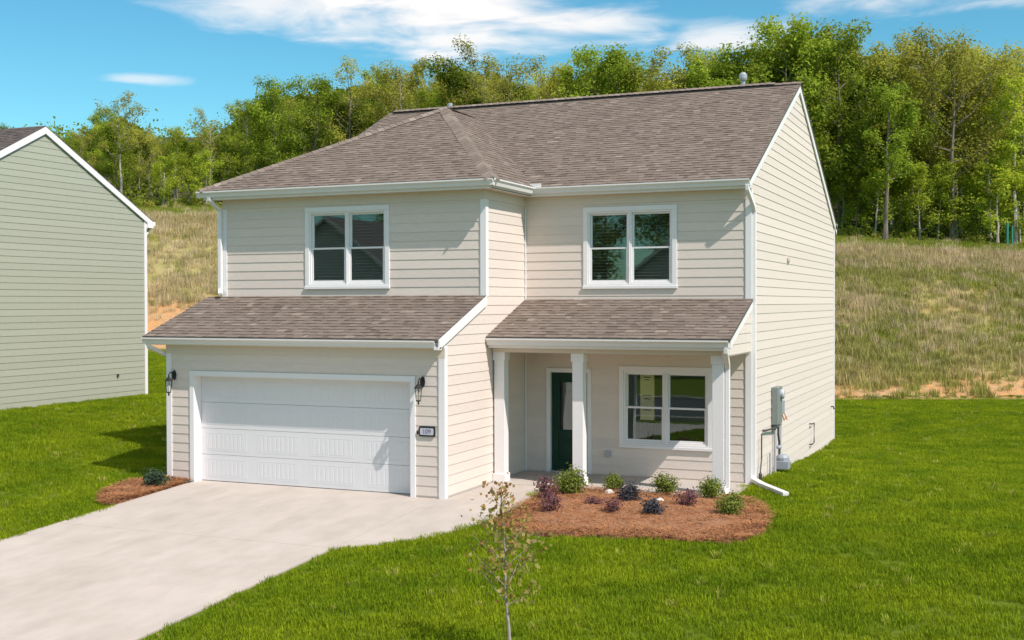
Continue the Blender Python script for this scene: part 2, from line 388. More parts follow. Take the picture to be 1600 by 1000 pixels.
sheet(WALK_FRONT+[(-4.62, -1.77), (-4.62, -3.74), (-4.705, -3.74)], lambda x, y: ground_z(x, y)+.016, 'walkway', 'concrete', n=14)
MB().box(-4.62, -1.755, -.35, .05, 0, .028).build('porch_slab', 'concrete_porch', bevel=.01)['kind'] = 'structure'
BED = [(-2.6, -5.72), (-1.98, -5.72), (-1.2, -5.62), (-.53, -5.5), (.41, -5.37), (.83, -5.28), (1.05, -5.05), (1.17, -4.43), (1.04, -3.34), (.7, -2.3), (.3, -1.78), (.04, -1.78), (-1.2, -1.78), (-3.3, -1.78), (-3.30, -2.5), (-3.15, -3.7), (-3.12, -4.8), (-3.0, -5.4)]
BED2 = [(-10.62, -5.76), (-11.0, -5.3), (-11.2, -4.6), (-11.15, -4.05), (-10.85, -3.8), (-10.07, -3.8), (-10.07, -6.1), (-10.3, -6.1)]
def bed(poly, name, label, h=.09):
    cx = sum(p[0] for p in poly)/len(poly); cy = sum(p[1] for p in poly)/len(poly); b = MB(); K = 7; P2 = []
    for i, a in enumerate(poly):
        c = poly[(i+1) % len(poly)]
        for k in range(4): P2.append((a[0]+(c[0]-a[0])*k/4, a[1]+(c[1]-a[1])*k/4))
    n = len(P2)
    for r in range(K+1):
        f = 1-r/K*.97
        for x, y in P2:
            X, Y = cx+(x-cx)*f, cy+(y-cy)*f
            b.v.append((X, Y, ground_z(X, Y)-.03+h*smooth(0, .28, r/K)+.05*noise.noise((X*2.2, Y*2.2, 0))*(r > 0)+(.02 if r else 0)))
    for r in range(K):
        for j in range(n): b.f.append((r*n+j, r*n+(j+1) % n, (r+1)*n+(j+1) % n, (r+1)*n+j))
    b.f.append(tuple(K*n+j for j in range(n)))
    o = b.build(name, 'mulch', sm=True); o['kind'] = 'structure'; return o
bed(BED, 'mulch_bed', ''); bed(BED2, 'mulch_bed', '')
def inside(p, poly):
    x, y = p; r = False
    for i in range(len(poly)):
        (x1, y1), (x2, y2) = poly[i], poly[(i+1) % len(poly)]
        if (y1 > y) != (y2 > y) and x < (x2-x1)*(y-y1)/(y2-y1)+x1: r = not r
    return r
def bed_z(x, y): return ground_z(x, y)+.07

# street and the far side, seen only in the window glass
MB().box(-120, -27, -.85, 120, -18.5, -.703).build('street', 'asphalt')['kind'] = 'structure'
for y0, y1 in ((-18.5, -18.2), (-27.3, -27)): MB().box(-120, y0, -.85, 120, y1, -.58).build('kerb', 'concrete_porch')['kind'] = 'structure'

# ------------------------------------------------------------------ siding
LAP = .178
_cache = {}
def boards(wall, O, U, Nn, poly, holes=(), z0=0., material='siding', lap=LAP, tmin=.004, tmax=.0135):
    """lap siding: every course is a wedge-shaped board, cut to the wall outline and round the openings"""
    O, U, Nn = Vector(O), Vector(U), Vector(Nn); zs = [p[1] for p in poly]; us = [p[0] for p in poly]
    k0 = math.floor((min(zs)-z0)/lap); k1 = math.ceil((max(zs)-z0)/lap)
    for k in range(k0, k1):
        a = z0+k*lap; c = a+lap; pieces = [(min(us)-1, max(us)+1, a, c)]
        for (h0, h1, g0, g1) in holes:
            new = []
            for (p0, p1, q0, q1) in pieces:
                if g1 <= q0+.004 or g0 >= q1-.004 or h1 <= p0 or h0 >= p1: new.append((p0, p1, q0, q1)); continue
                if h0 > p0: new.append((p0, h0, q0, q1))
                if h1 < p1: new.append((h1, p1, q0, q1))
                if g0 > q0+.01: new.append((max(p0, h0), min(p1, h1), q0, g0))
                if g1 < q1-.01: new.append((max(p0, h0), min(p1, h1), g1, q1))
            pieces = new
        for (p0, p1, q0, q1) in pieces:
            q = clip_box(poly, p0, p1, q0, q1)
            if area(q) < .002: continue
            th = lambda z: tmax-(tmax-tmin)*(z-a)/lap
            back = [O+U*u+Vector((0, 0, z))+Nn*.0005 for u, z in q]; front = [O+U*u+Vector((0, 0, z))+Nn*th(z) for u, z in q]
            MB().prism(front, back).build('siding_board', material, wall)
def wall_back(house, O, U, Nn, poly, holes=(), thick=.1, material='siding', label=None, name='wall'):
    """the sheathing behind the boards, with real openings"""
    O, U, Nn = Vector(O), Vector(U), Vector(Nn); us = sorted({p[0] for p in poly} | {h for H in holes for h in H[:2]}); b = MB()
    zc = sorted({h for H in holes for h in H[2:]}); lo, hi = min(p[1] for p in poly), max(p[1] for p in poly)
    if not holes: cells = [(us[0], us[-1], lo, hi)]
    else:
        zz = [lo]+[z for z in zc if lo < z < hi]+[hi]
        cells = [(us[i], us[i+1], zz[j], zz[j+1]) for i in range(len(us)-1) for j in range(len(zz)-1)]
    for (a, c, d, e) in cells:
        if any(a >= H[0]-1e-6 and c <= H[1]+1e-6 and d >= H[2]-1e-6 and e <= H[3]+1e-6 for H in holes): continue
        q = clip_box(poly, a, c, d, e)
        if area(q) < 1e-4: continue
        b.prism([O+U*u+Vector((0, 0, z)) for u, z in q], [O+U*u+Vector((0, 0, z))-Nn*thick for u, z in q])
    o = b.build(name, material, house)
    if label: o['label'] = label
    return o

# ------------------------------------------------------------------ shingles
def shingles(parent, O, U, V, polys, name='shingles', material='shingle', seed=1, course=.143):
    """laminated shingles: tabs of uneven width, height and tone, course by course, as real relief"""
    O, U, V = Vector(O), Vector(U).normalized(), Vector(V).normalized(); Nn = U.cross(V); r = random.Random(seed); b = MB()
    for poly in polys:
        v0, v1 = min(p[1] for p in poly), max(p[1] for p in poly); u0, u1 = min(p[0] for p in poly), max(p[0] for p in poly)
        k = 0
        while v0+k*course < v1:
            a = v0+k*course; u = u0-r.random()*.3; high = r.random() < .5
            while u < u1:
                w = r.uniform(.08, .24); q = clip_box(poly, u, u+w, a, a+course)
                if area(q) > 1e-5:
                    t = .016 if high else .009; tone = min(1, max(0, r.gauss(.46, .17)+(.05 if high else -.06)))
                    P = [O+U*x+V*y+Nn*(t-(t-.003)*(y-a)/course) for x, y in q]; n = len(b.v); m = len(q)
                    b.v += [tuple(p) for p in P]+[tuple(O+U*x+V*y+Nn*.0015) for x, y in q]
                    b.f.append(tuple(range(n, n+m))); b.tone.append(tone)
                    for i in range(m):
                        j = (i+1) % m
                        if abs(q[i][1]-q[j][1]) < 1e-4 and q[i][1] > a+.5*course: continue
                        b.f.append((n+j, n+i, n+m+i, n+m+j)); b.tone.append(tone*.8)
                u += w; high = not high if r.random() < .8 else high
            k += 1
    return b.build(name, material, parent, stuff=True)
def roof_face(house, pts, seed, thick=.05, material='shingle', name='roof', parts=None):
    """pts: outline of one plane, first edge along the eave; parts: convex pieces by index lists"""
    P = [Vector(p) for p in pts]; U = (P[1]-P[0]).normalized(); n = Vector((0, 0, 0))
    for i in range(len(P)): n += P[i].cross(P[(i+1) % len(P)])
    n.normalize()
    if n.z < 0: n = -n
    V = n.cross(U)
    if V.z < 0: U = -U; V = n.cross(U)
    b = MB().prism(P, [p-Vector((0, 0, thick)) for p in P]); o = b.build(name, 'roof_deck', house)
    uv = [((p-P[0]).dot(U), (p-P[0]).dot(V)) for p in P]
    polys = [uv] if not parts else [[uv[i] for i in q] for q in parts]
    shingles(o, P[0], U, V, polys, seed=seed, material=material); return o
def cap_run(parent, a, b_, w, seed, name='ridge_cap', side=None, material='shingle', lift=.02, drop=.06):
    """hip or ridge cap shingles: folded pieces overlapping along a line"""
    a, b_ = Vector(a), Vector(b_); d = (b_-a); Ln = d.length; d.normalize(); s = Vector((d.y, -d.x, 0)).normalized(); r = random.Random(seed); m = MB()
    n = int(Ln/.16)
    for i in range(n):
        p = a+d*(i*Ln/n); q = a+d*((i+1)*Ln/n+.03); u1 = Vector((0, 0, lift+.012)); u0 = Vector((0, 0, lift)); t = min(1, max(0, r.gauss(.62, .16)))
        L_, R_ = s*w/2-Vector((0, 0, drop)), -s*w/2-Vector((0, 0, drop))
        k = len(m.v); m.v += [tuple(x) for x in (p+u1, q+u0, q+L_+u0, p+L_+u1, p+R_+u1, q+R_+u0, p, p+L_, p+R_)]
        for f in ((k, k+1, k+2, k+3), (k+1, k, k+4, k+5), (k, k+3, k+7, k+6), (k+4, k, k+6, k+8)): m.f.append(f); m.tone.append(t)
    o = m.build(name, material, parent); o['kind'] = 'stuff'; return o

# ------------------------------------------------------------------ windows
def window(house, x0, x1, z0, z1, y, room=True, blinds=True, glass='glass'):
    """twin double-hung window in a wall facing -y: casing, mullion, two frames with sashes and panes"""
    w = MB(); c = .095; d = .032; yf = y-d
    w.box(x0, yf, z0+c, x0+c, y+.02, z1-c); w.box(x1-c, yf, z0+c, x1, y+.02, z1-c)
    w.box(x0, yf-.002, z1-c, x1, y+.02, z1); w.box(x0-.01, yf-.02, z0, x1+.01, y+.02, z0+.055); w.box(x0, yf-.001, z0+.055, x1, y+.02, z0+c)
    mid = (x0+x1)/2; w.box(mid-.008, yf+.004, z0+c, mid+.008, y+.1, z1-c)
    o = w.build('window', 'white_trim', house, bevel=.004)
    for a, b in ((x0+c, mid-.008), (mid+.008, x1-c)):
        f = MB(); e = .035; zl, zh = z0+c, z1-c; zm = (zl+zh)/2-.01
        f.box(a, y-.012, zl, a+e, y+.1, zh); f.box(b-e, y-.012, zl, b, y+.1, zh); f.box(a+e, y-.012, zh-e, b-e, y+.1, zh); f.box(a+e, y-.012, zl, b-e, y+.1, zl+e)
        f.build('frame', 'white_trim', o, bevel=.003)
        for (s0, s1, yy) in ((zm-.02, zh-e, y+.052), (zl+e, zm+.02, y+.012)):
            s = MB(); t = .036; A, B = a+e, b-e
            s.box(A, yy, s0, A+t, yy+.035, s1); s.box(B-t, yy, s0, B, yy+.035, s1); s.box(A+t, yy, s1-t, B-t, yy+.035, s1); s.box(A+t, yy, s0, B-t, yy+.035, s0+t+.006)
            s.build('sash', 'white_trim', o, bevel=.003)
            MB().box(A+t-.004, yy+.014, s0+t, B-t+.004, yy+.020, s1-t+.004).build('pane', glass, o)
    if blinds:
        for a, b in ((x0+c+.04, mid-.05), (mid+.05, x1-c-.04)):
            m = MB(); zz = z0+c+.10; m.box(a, y+.145, zz-.035, b, y+.175, zz-.01)
            while zz < z1-c-.03:
                m.prism([(a, y+.139, zz), (b, y+.139, zz), (b, y+.181, zz+.004), (a, y+.181, zz+.004)], [(a, y+.139, zz+.003), (b, y+.139, zz+.003), (b, y+.181, zz+.007), (a, y+.181, zz+.007)]); zz += .062
            q = m.build('blind', 'blind', o); q['kind'] = 'stuff'
    if room:
        R = MB(); a, b, zl, zh, y0, y1 = x0-.5, x1+.5, z0-.62, z1+.28, y+.1, y+3.6
        R.quad((a,y1,zl),(b,y1,zl),(b,y1,zh),(a,y1,zh)).quad((a,y0,zl),(a,y1,zl),(a,y1,zh),(a,y0,zh)).quad((b,y0,zl),(b,y1,zl),(b,y1,zh),(b,y0,zh)).quad((a,y0,zh),(b,y0,zh),(b,y1,zh),(a,y1,zh)).quad((a,y0,zl),(b,y0,zl),(b,y1,zl),(a,y1,zl))
        R.build('room', 'interior_wall', house)
    return o
def wcut(w): c = .095; return (w[0]+c-.02, w[1]-c+.02, w[2]+c-.02, w[3]-c+.02)
def hole(w): return (w[0]+.01, w[1]-.01, w[2]+.01, w[3]-.01)

# ------------------------------------------------------------------ main house
XL, XB, P_, G_, D_ = -10.66, -4.64, 1.97, 3.76, 11.3
YR, ZR, ZE, OV = 5.37, 8.54, 5.80, .33
H = empty('house', (-5.3, 3.5, 0), 'cream two-storey house with brown shingle roof, white garage door and green front door', 'house')
SLP = (ZR-ZE)/(YR+OV)
W1 = (-8.64, -6.70, 3.76, 5.41); W2 = (-3.36, -1.43, 3.75, 5.385); W3 = (-2.61, -.725, .60, 2.215)
DOOR = (-4.16, -3.19, .03, 2.15); GAR = (-10.03, -5.30, -.1, 2.07)
# walls
FZ = 5.44
w_ul = wall_back(H, (0, -P_, 0), (1, 0, 0), (0, -1, 0), [(XL, 3.4), (XB, 3.4), (XB, 5.62), (XL, 5.62)], [wcut(W1)])
boards(w_ul, (0, -P_, 0), (1, 0, 0), (0, -1, 0), [(XL+.09, 3.56), (XB-.07, 3.56), (XB-.07, FZ), (XL+.09, FZ)], [hole(W1)], z0=.05)
w_ur = wall_back(H, (0, 0, 0), (1, 0, 0), (0, -1, 0), [(XB, -.4), (-.001, -.4), (-.001, 5.62), (XB, 5.62)], [wcut(W2), wcut(W3), (DOOR[0]+.09, DOOR[1]-.09, DOOR[2], DOOR[3]-.09)])
boards(w_ur, (0, 0, 0), (1, 0, 0), (0, -1, 0), [(XB+.02, 3.5), (-.11, 3.5), (-.11, FZ), (XB+.02, FZ)], [hole(W2)], z0=.05)
boards(w_ur, (0, 0, 0), (1, 0, 0), (0, -1, 0), [(XB+.02, .03), (-.11, .03), (-.11, 2.54), (XB+.02, 2.54)], [hole(W3), (DOOR[0], DOOR[1], -1, DOOR[3])], z0=.05)
w_g = wall_back(H, (0, -G_, 0), (1, 0, 0), (0, -1, 0), [(XL, -.4), (XB, -.4), (XB, 2.62), (XL, 2.62)], [(GAR[0]-.011, GAR[1]+.011, -.4, GAR[3]+.011)])
boards(w_g, (0, -G_, 0), (1, 0, 0), (0, -1, 0), [(XL+.10, .03), (XB-.10, .03), (XB-.10, 2.50), (XL+.10, 2.50)], [(GAR[0]-.10, GAR[1]+.10, -1, GAR[3]+.10)], z0=.05-.0)
SG = (3.62-2.834)/(4.06-1.97)                                            # garage roof slope
w_b = wall_back(H, (XB, 0, 0), (0, 1, 0), (1, 0, 0), [(-P_+.001, -.4), (-.002, -.4), (-.002, 5.62), (-P_+.001, 5.62)])
wb2 = wall_back(H, (XB, 0, 0), (0, 1, 0), (1, 0, 0), [(-G_+.002, -.4), (-P_, -.4), (-P_, 3.56), (-G_+.002, 3.56-SG*(G_-P_))], name='wall')
boards(w_b, (XB, 0, 0), (0, 1, 0), (1, 0, 0), [(-G_+.10, .03), (-.02, .03), (-.02, FZ), (-P_+.08, FZ), (-P_+.08, 3.56), (-G_+.10, 3.56-SG*(G_-P_-.10))], z0=.05)
RW = [(-.0, -.6), (D_, -.6), (D_, 5.60), (YR, 8.40), (0, 5.72)]
w_r = wall_back(H, (0, 0, 0), (0, 1, 0), (1, 0, 0), RW)
boards(w_r, (0, 0, 0), (0, 1, 0), (1, 0, 0), [(.10, -.42), (D_-.09, -.42), (D_-.09, 5.62), (YR, 8.40), (.10, 5.80)], z0=.05)
wall_back(H, (XL, 0, 0), (0, 1, 0), (-1, 0, 0), [(-G_+.1, -.4), (D_-.1, -.4), (D_-.1, 5.6), (YR, 8.2), (-P_+.1, 5.6), (-P_+.1, 3.4), (-G_+.1, 2.7)])
wall_back(H, (0, D_, 0), (1, 0, 0), (0, 1, 0), [(XL, -.6), (0-.001, -.6), (-.001, 5.6), (XL, 5.6)])
# foundation
fb = MB(); fb.box(XL+.01, -G_+.006, -.7, XB-.006, -G_+.09, .026) if False else None
MB().box(XL+.02, -G_+.012, -.7, GAR[0]-.02, -G_+.1, .028).box(GAR[1]+.02, -G_+.012, -.7, XB-.012, -G_+.1, .028).box(XB-.1, -G_+.1, -.7, XB+.004, -.01, .028).box(-.1, .01, -1.0, .004, D_-.01, -.40).build('foundation', 'foundation', H)
# corner boards and frieze
def corner(x, y, sx, sy, z0, z1, w=.095, t=.028):
    """two-legged corner board; sx, sy point outwards"""
    b = MB(); xa, xb_ = sorted((x+sx*t, x-sx*w)); ya, yb = sorted((y, y+sy*t)); b.box(xa, ya, z0, xb_, yb, z1)
    xa, xb_ = sorted((x, x+sx*t)); ya, yb = sorted((y, y-sy*w)); b.box(xa, ya, z0, xb_, yb, z1); b.build('corner_board', 'white_trim', H, bevel=.003)
corner(0, 0, 1, -1, -.12, 5.62); corner(XB, -P_, 1, -1, 3.60, 5.46); corner(XB, -G_, 1, -1, .0, 2.72); corner(XL, -G_, -1, -1, .0, 2.66); corner(XL, -P_, -1, -1, 3.55, 5.46); corner(0, D_, 1, 1, -.55, 5.6, w=.085)
MB().box(XB+.0175, -.045, .03, XB+.045, -.0175, 5.44).build('corner_board', 'white_trim', H)
fz = MB(); fz.box(XL-.005, -P_-.03, FZ, XB+.030, -P_, 5.625); fz.box(XB, -P_, FZ, XB+.030, -.031, 5.625); fz.box(XB+.0, -.031, FZ, -.001, 0, 5.625); fz.build('frieze_board', 'frieze', H)
MB().box(XL-.03, -G_-.03, 2.50, XB+.029, -G_, 2.68).build('frieze_board', 'frieze', H)
# soffits and fascia
ye = -P_-.38
for q in ((XL-.27, ye+.105, 5.625, XB+.25, -P_, 5.64), (XB+.001, -P_+.001, 5.625, XB+.25, -OV+.06, 5.64), (XB+.001, -OV+.095, 5.625, .03, 0, 5.64), (XL-.30, -4.06+.1, 2.68, XB+.02, -G_-.001, 2.695)): MB().box(*q).build('soffit', 'frieze', H)
for q in ((XL-.28, ye+.085, 5.62, XB+.24, ye+.104, 5.77), (XB+.23, ye+.104, 5.62, XB+.25, -OV+.07, 5.77), (XB+.23, -OV+.071, 5.62, .05, -OV+.09, 5.77), (XL-.36, -4.06+.085, 2.675, XB+.02, -4.06+.104, 2.80), (XB+.03, -2.0+.085, 2.62, .02, -2.0+.104, 2.79)): MB().box(*q).build('fascia', 'white_trim', H)
# roof planes
zr = lambda y: ZE+SLP*(y+OV)
Ce = -ye                                                                # left bay eave at y = -2.35
EL_, ER_ = XL-.38, XB+.33
zf_ = lambda y: ZE+SLP*(y-ye)
PK = (-7.50, 2.11, zf_(2.11)); J = (-7.62, (PK[2]-ZE)/SLP-OV, PK[2])
rmx = .06
roof_face(H, [(ER_, -OV, ZE), (rmx, -OV, ZE), (rmx, YR, ZR), (J[0], YR, ZR), J], 11)
roof_face(H, [(XL-.06, -OV, ZE), (EL_+.42, -OV, ZE), J, (J[0], YR, ZR), (XL-.06, YR, ZR)], 12)
roof_face(H, [(EL_, ye, ZE), (ER_, ye, ZE), PK], 13)
roof_face(H, [(ER_, ye, ZE), (ER_, -OV, ZE), J, PK], 14)
roof_face(H, [(EL_, -OV, ZE), (EL_, ye, ZE), PK, J], 15)
roof_face(H, [(XL-.06, D_+OV, ZR-SLP*(D_+OV-YR)), (rmx, D_+OV, ZR-SLP*(D_+OV-YR)), (rmx, YR-.002, ZR), (XL-.06, YR-.002, ZR)], 16)
rg = roof_face(H, [(XL-.38, -4.06, 2.834), (XB+.03, -4.06, 2.834), (XB+.03, -P_-.02, 3.612), (XL-.38, -P_-.02, 3.612)], 17)
rp = roof_face(H, [(XB+.02, -2.0, 2.825), (.05, -2.0, 2.825), (.05, -.02, 3.54), (XB+.02, -.02, 3.54)], 18)
cap_run(H, (ER_-.03, ye+.02, ZE+.02), Vector(PK)+Vector((0, 0, .03)), .30, 21, name='hip_cap', drop=.075)
cap_run(H, (EL_+.03, ye+.02, ZE+.02), Vector(PK)+Vector((0, 0, .03)), .30, 22, name='hip_cap', drop=.075)
def ridge_vent(a, b, w=.30):
    a, b = Vector(a), Vector(b); d = (b-a).normalized(); s = Vector((d.y, -d.x, 0)); m = MB(); dn = Vector((0, 0, -w/2*SLP*.96)); h = Vector((0, 0, .045)); z = Vector((0, 0, .012))
    m.prism([a+z, a+s*w/2+dn+z, a+s*w/2+dn+h, a+h+z, a-s*w/2+dn+h, a-s*w/2+dn+z], [b+z, b+s*w/2+dn+z, b+s*w/2+dn+h, b+h+z, b-s*w/2+dn+h, b-s*w/2+dn+z]); o = m.build('ridge_vent', 'ridge_black', H)
    cap_run(o, a+h+z, b+h+z, w+.03, 33, drop=w/2*SLP, lift=.004)
ridge_vent((XL+.1, YR, ZR), (-.55, YR, ZR)); ridge_vent((PK[0], PK[1]+.15, PK[2]), (J[0]+.05, J[1]-.1, PK[2]), w=.26)
cap_run(H, (-.56, YR, ZR+.012), (rmx, YR, ZR+.012), .3, 35, drop=.07)
# rakes
def rake(x0, x1, a, b, w, name='rake_board', material='white_trim'):
    """board under a sloping roof edge, a and b = (y, z) along its top"""
    MB().prism([(x0, a[0], a[1]), (x0, b[0], b[1]), (x0, b[0], b[1]-w), (x0, a[0], a[1]-w)], [(x1, a[0], a[1]), (x1, b[0], b[1]), (x1, b[0], b[1]-w), (x1, a[0], a[1]-w)]).build(name, material, H)
rake(.022, .050, (-OV+.09, zr(-OV+.09)-.06), (YR, ZR-.06), .15); rake(.022, .050, (YR, ZR-.062), (D_+.25, ZR-SLP*(D_+.25-YR)-.062), .15)
MB().box(-.02, D_+.0, 5.50, .05, D_+.33, 5.66).build('eave_return', 'white_trim', H)
rake(XB+.0285, XB+.056, (-4.06+.02, 2.834-.01), (-P_-.03, 3.61-.01), .165); MB().box(XB-.04, -4.075, 2.655, XB+.056, -3.95, 2.70).build('eave_return', 'white_trim', H)
rake(XL-.385, XL-.355, (-4.06+.09, 2.834-.055+.03), (-P_-.03, 3.61-.05), .14)
rake(.022, .046, (-2.0+.09, 2.825-.03), (-.03, 3.54-.05), .13)
# porch beam, ceiling, gable
pg_ = wall_back(H, (0, 0, 0), (0, 1, 0), (1, 0, 0), [(-1.90, 2.52), (-.03, 2.52), (-.03, 3.44), (-1.90, 2.76)], thick=.12)
boards(pg_, (0, 0, 0), (0, 1, 0), (1, 0, 0), [(-1.89, 2.53), (-.031, 2.53), (-.031, 3.42), (-1.89, 2.76)], z0=.05)
pb = MB(); pb.box(XB+.03, -1.72, 2.53, -.122, -1.50, 2.66); pb.build('porch_beam', 'frieze', H)
MB().box(XB+.03, -1.90, 2.66, -.122, -.03, 2.68).build('porch_ceiling', 'frieze', H)
def post(x0, x1):
    y0, y1 = -1.66, -1.45; b = MB(); b.box(x0, y0, .028, x1, y1, 2.53); o = b.build('porch_post', 'white_trim', H, bevel=.005)
    e = .022; MB().box(x0-e, y0-e, .028, x1+e, y1+e, .19).build('post_base', 'white_trim', o, bevel=.006); MB().box(x0-e, y0-e, 2.37, x1+e, y1+e, 2.529).build('post_cap', 'white_trim', o, bevel=.006)
post(-4.60, -4.39); post(-3.00, -2.79); post(-.345, -.135)
# gutters: K profile
def gutter(a, b, out, top, h=.125, d=.115):
    a, b, out = Vector(a), Vector(b), Vector(out); prof = [(0, 0), (0, -h), (d*.6, -h), (d*.72, -h*.55), (d, -h*.22), (d, 0), (d*.86, 0), (d*.86, -.03), (.012, -.03), (.012, 0)]
    f = lambda p: [p+out*x+Vector((0, 0, top+z)) for x, z in prof]
    return MB().prism(f(a), f(b)).build('gutter', 'gutter', H)
gutter((XL-.40, ye+.084, 0), (XB+.33, ye+.084, 0), (0, -1, 0), 5.795); gutter((XB+.251, ye+.0, 0), (XB+.251, -OV-.03, 0), (1, 0, 0), 5.795); gutter((XB+.252, -OV+.07, 0), (.05, -OV+.07, 0), (0, -1, 0), 5.795)
gutter((XL-.38, -4.06+.084, 0), (XB-.03, -4.06+.084, 0), (0, -1, 0), 2.815, h=.12); gutter((XB+.03, -2.0+.084, 0), (.02, -2.0+.084, 0), (0, -1, 0), 2.805, h=.13)
MB().box(-4.38, -.36, 5.78, -4.14, -.345, 5.87).build('splash_guard', 'white_trim', H)
# downspouts
def spout(path, w=.085, d=.065): return MB().rtube(path, w, d).build('downspout', 'white_trim', H, bevel=.008)
spout([(XL-.10, ye+.03, 5.68), (XL-.10, ye+.03, 5.62), (XL-.045, -P_-.075, 5.42), (XL-.035, -P_-.075, 5.3), (XL-.035, -P_-.075, 3.80), (XL-.02, -P_-.09, 3.74), (XL+.06, -P_-.20, 3.67)])
spout([(.005, -OV+.01, 5.68), (.005, -OV+.01, 5.60), (.062, -.03, 5.30), (.062, .05, 5.18), (.062, .05, .18), (.062, .02, .10), (.09, -.10, .045)], w=.07, d=.085)
spout([(-.03, -1.95, 2.68), (-.03, -1.95, 2.60), (-.075, -1.62, 2.36), (-.085, -1.57, 2.28), (-.085, -1.57, .16), (-.08, -1.60, .10), (-.04, -1.80, .05)], w=.075, d=.085)
spout([(XL-.28, -4.0, 2.70), (XL-.28, -4.0, 2.64), (XL-.07, -3.66, 2.44), (XL-.06, -3.62, 2.3), (XL-.06, -3.62, .15)])
MB().rtube([(.08, -.06, .10), (.30, -.40, .075), (.88, -1.20, .05)], .12, .075).build('downspout_extension', 'gutter', H, bevel=.01)
# roof vents
def pipe_vent(x, y, z, r, h, cap):
    b = MB(); b.lathe((x, y, z-.25), [(r, 0), (r, h+.25)], 12); o = b.build('vent_pipe', 'galvanized', H, sm=False)
    if cap: MB().lathe((x, y, z+h-.10), [(r*1.5, 0), (r*1.8, .05), (r*1.8, .14), (r*.8, .20)], 12).build('vent_cap', 'galvanized', o)
    else: MB().lathe((x, y, z+h-.05), [(r*1.25, 0), (r*1.25, .07), (r*1.0, .085)], 12).build('vent_cap', 'galvanized', o)
pipe_vent(-9.25, 6.0, 8.3, .055, .46, False); pipe_vent(-1.40, 5.95, 8.3, .055, .60, True); pipe_vent(-5.9, 6.2, 8.2, .04, .36, False)

# ------------------------------------------------------------------ garage door
gt = MB(); g0, g1, gz = GAR[0], GAR[1], GAR[3]
gt.box(g0-.10, -G_-.03, 0, g0, -G_, gz); gt.box(g1, -G_-.03, 0, g1+.10, -G_, gz); gt.box(g0-.10, -G_-.032, gz, g1+.10, -G_, gz+.10)
gt.box(g0-.012, -G_+.0, 0, g0, -G_+.24, gz); gt.box(g1, -G_+.0, 0, g1+.012, -G_+.24, gz); gt.box(g0-.012, -G_+.0, gz, g1+.012, -G_+.24, gz+.012)
gt.build('garage_door_frame', 'white_trim', H, bevel=.003)
gd = MB().box(g0, -G_+.255, .02, g1, -G_+.275, gz).build('garage_door', 'garage_white', H)
sec = (gz-.03)/4; yd = -G_+.205
def door_panel(k):
    z0 = .025+k*sec; z1 = z0+sec-.006; b = MB(); b.box(g0+.004, yd, z0, g1-.004, yd+.05, z1); n = 4; wdt = (g1-g0)/n
    for i in range(n):
        a, c = g0+i*wdt+.12, g0+(i+1)*wdt-.12; lo, hi = z0+.075, z1-.075
        # stamped frame round each panel and the vertical boards inside it
        for (p, q, r, s) in ((a, lo, c, lo+.02), (a, hi-.02, c, hi), (a, lo+.02, a+.02, hi-.02), (c-.02, lo+.02, c, hi-.02)): b.box(p, yd-.0025, q, r, yd, s)
        m = 9; st = (c-a-.06)/m
        for j in range(m):
            x = a+.03+j*st; b.prism([(x+.008, yd-.0005, lo+.03), (x+st-.008, yd-.0005, lo+.03), (x+st-.008, yd-.0005, hi-.03), (x+.008, yd-.0005, hi-.03)], [(x+.016, yd-.0025, lo+.038), (x+st-.016, yd-.0025, lo+.038), (x+st-.016, yd-.0025, hi-.038), (x+.016, yd-.0025, hi-.038)])
    b.build('door_panel', 'garage_white', gd)
for k in range(4): door_panel(k)
MB().box(g0+.004, yd+.005, 0.012, g1-.004, yd+.045, .025).build('door_seal', 'pipe_black', gd)

# ------------------------------------------------------------------ windows and front door
window(H, *W1, -P_); window(H, *W2, 0.); window(H, *W3, 0., blinds=False)
d0, d1, dz0, dz1 = DOOR; c = .088
df = MB(); df.box(d0, -.034, dz0, d0+c, .02, dz1-c); df.box(d1-c, -.034, dz0, d1, .02, dz1-c); df.box(d0, -.036, dz1-c, d1, .02, dz1)
df.box(d0+c-.012, .0, dz0, d0+c, .12, dz1-c); df.box(d1-c, .0, dz0, d1-c+.012, .12, dz1-c)
df.build('door_frame', 'white_trim', H, bevel=.003)
MB().box(d0+c, -.05, dz0, d1-c, .10, dz0+.03).build('door_sill', 'galvanized', H)
a, b_, z0, z1 = d0+c+.004, d1-c-.004, dz0+.035, dz1-c-.004; y0 = .045
dr = MB(); lx0, lx1, lz0, lz1 = a+.15, b_-.15, z0+.80, z1-.17
dr.box(a, y0, z0, lx0, y0+.045, z1); dr.box(lx1, y0, z0, b_, y0+.045, z1); dr.box(lx0, y0, lz1, lx1, y0+.045, z1); dr.box(lx0, y0, z0, lx1, y0+.045, z0+.22); dr.box(lx0, y0, z0+.62, lx1, y0+.045, lz0); dr.box(lx0, y0+.016, z0+.22, lx1, y0+.045, z0+.62)
dr.box(lx0+.07, y0+.004, z0+.29, lx1-.07, y0+.016, z0+.55)
do = dr.build('front_door', 'door_green', H, bevel=.006)
fr = MB(); e = .028
fr.box(lx0-.01, y0-.012, lz0-.01, lx0+e, y0+.0, lz1+.01); fr.box(lx1-e, y0-.012, lz0-.01, lx1+.01, y0, lz1+.01); fr.box(lx0+e, y0-.012, lz1-e, lx1-e, y0, lz1+.01); fr.box(lx0+e, y0-.012, lz0-.01, lx1-e, y0, lz0+e); fr.build('pane_frame', 'door_green', do, bevel=.004)
MB().box(lx0, y0+.016, lz0, lx1, y0+.022, lz1).build('pane', 'glass', do)
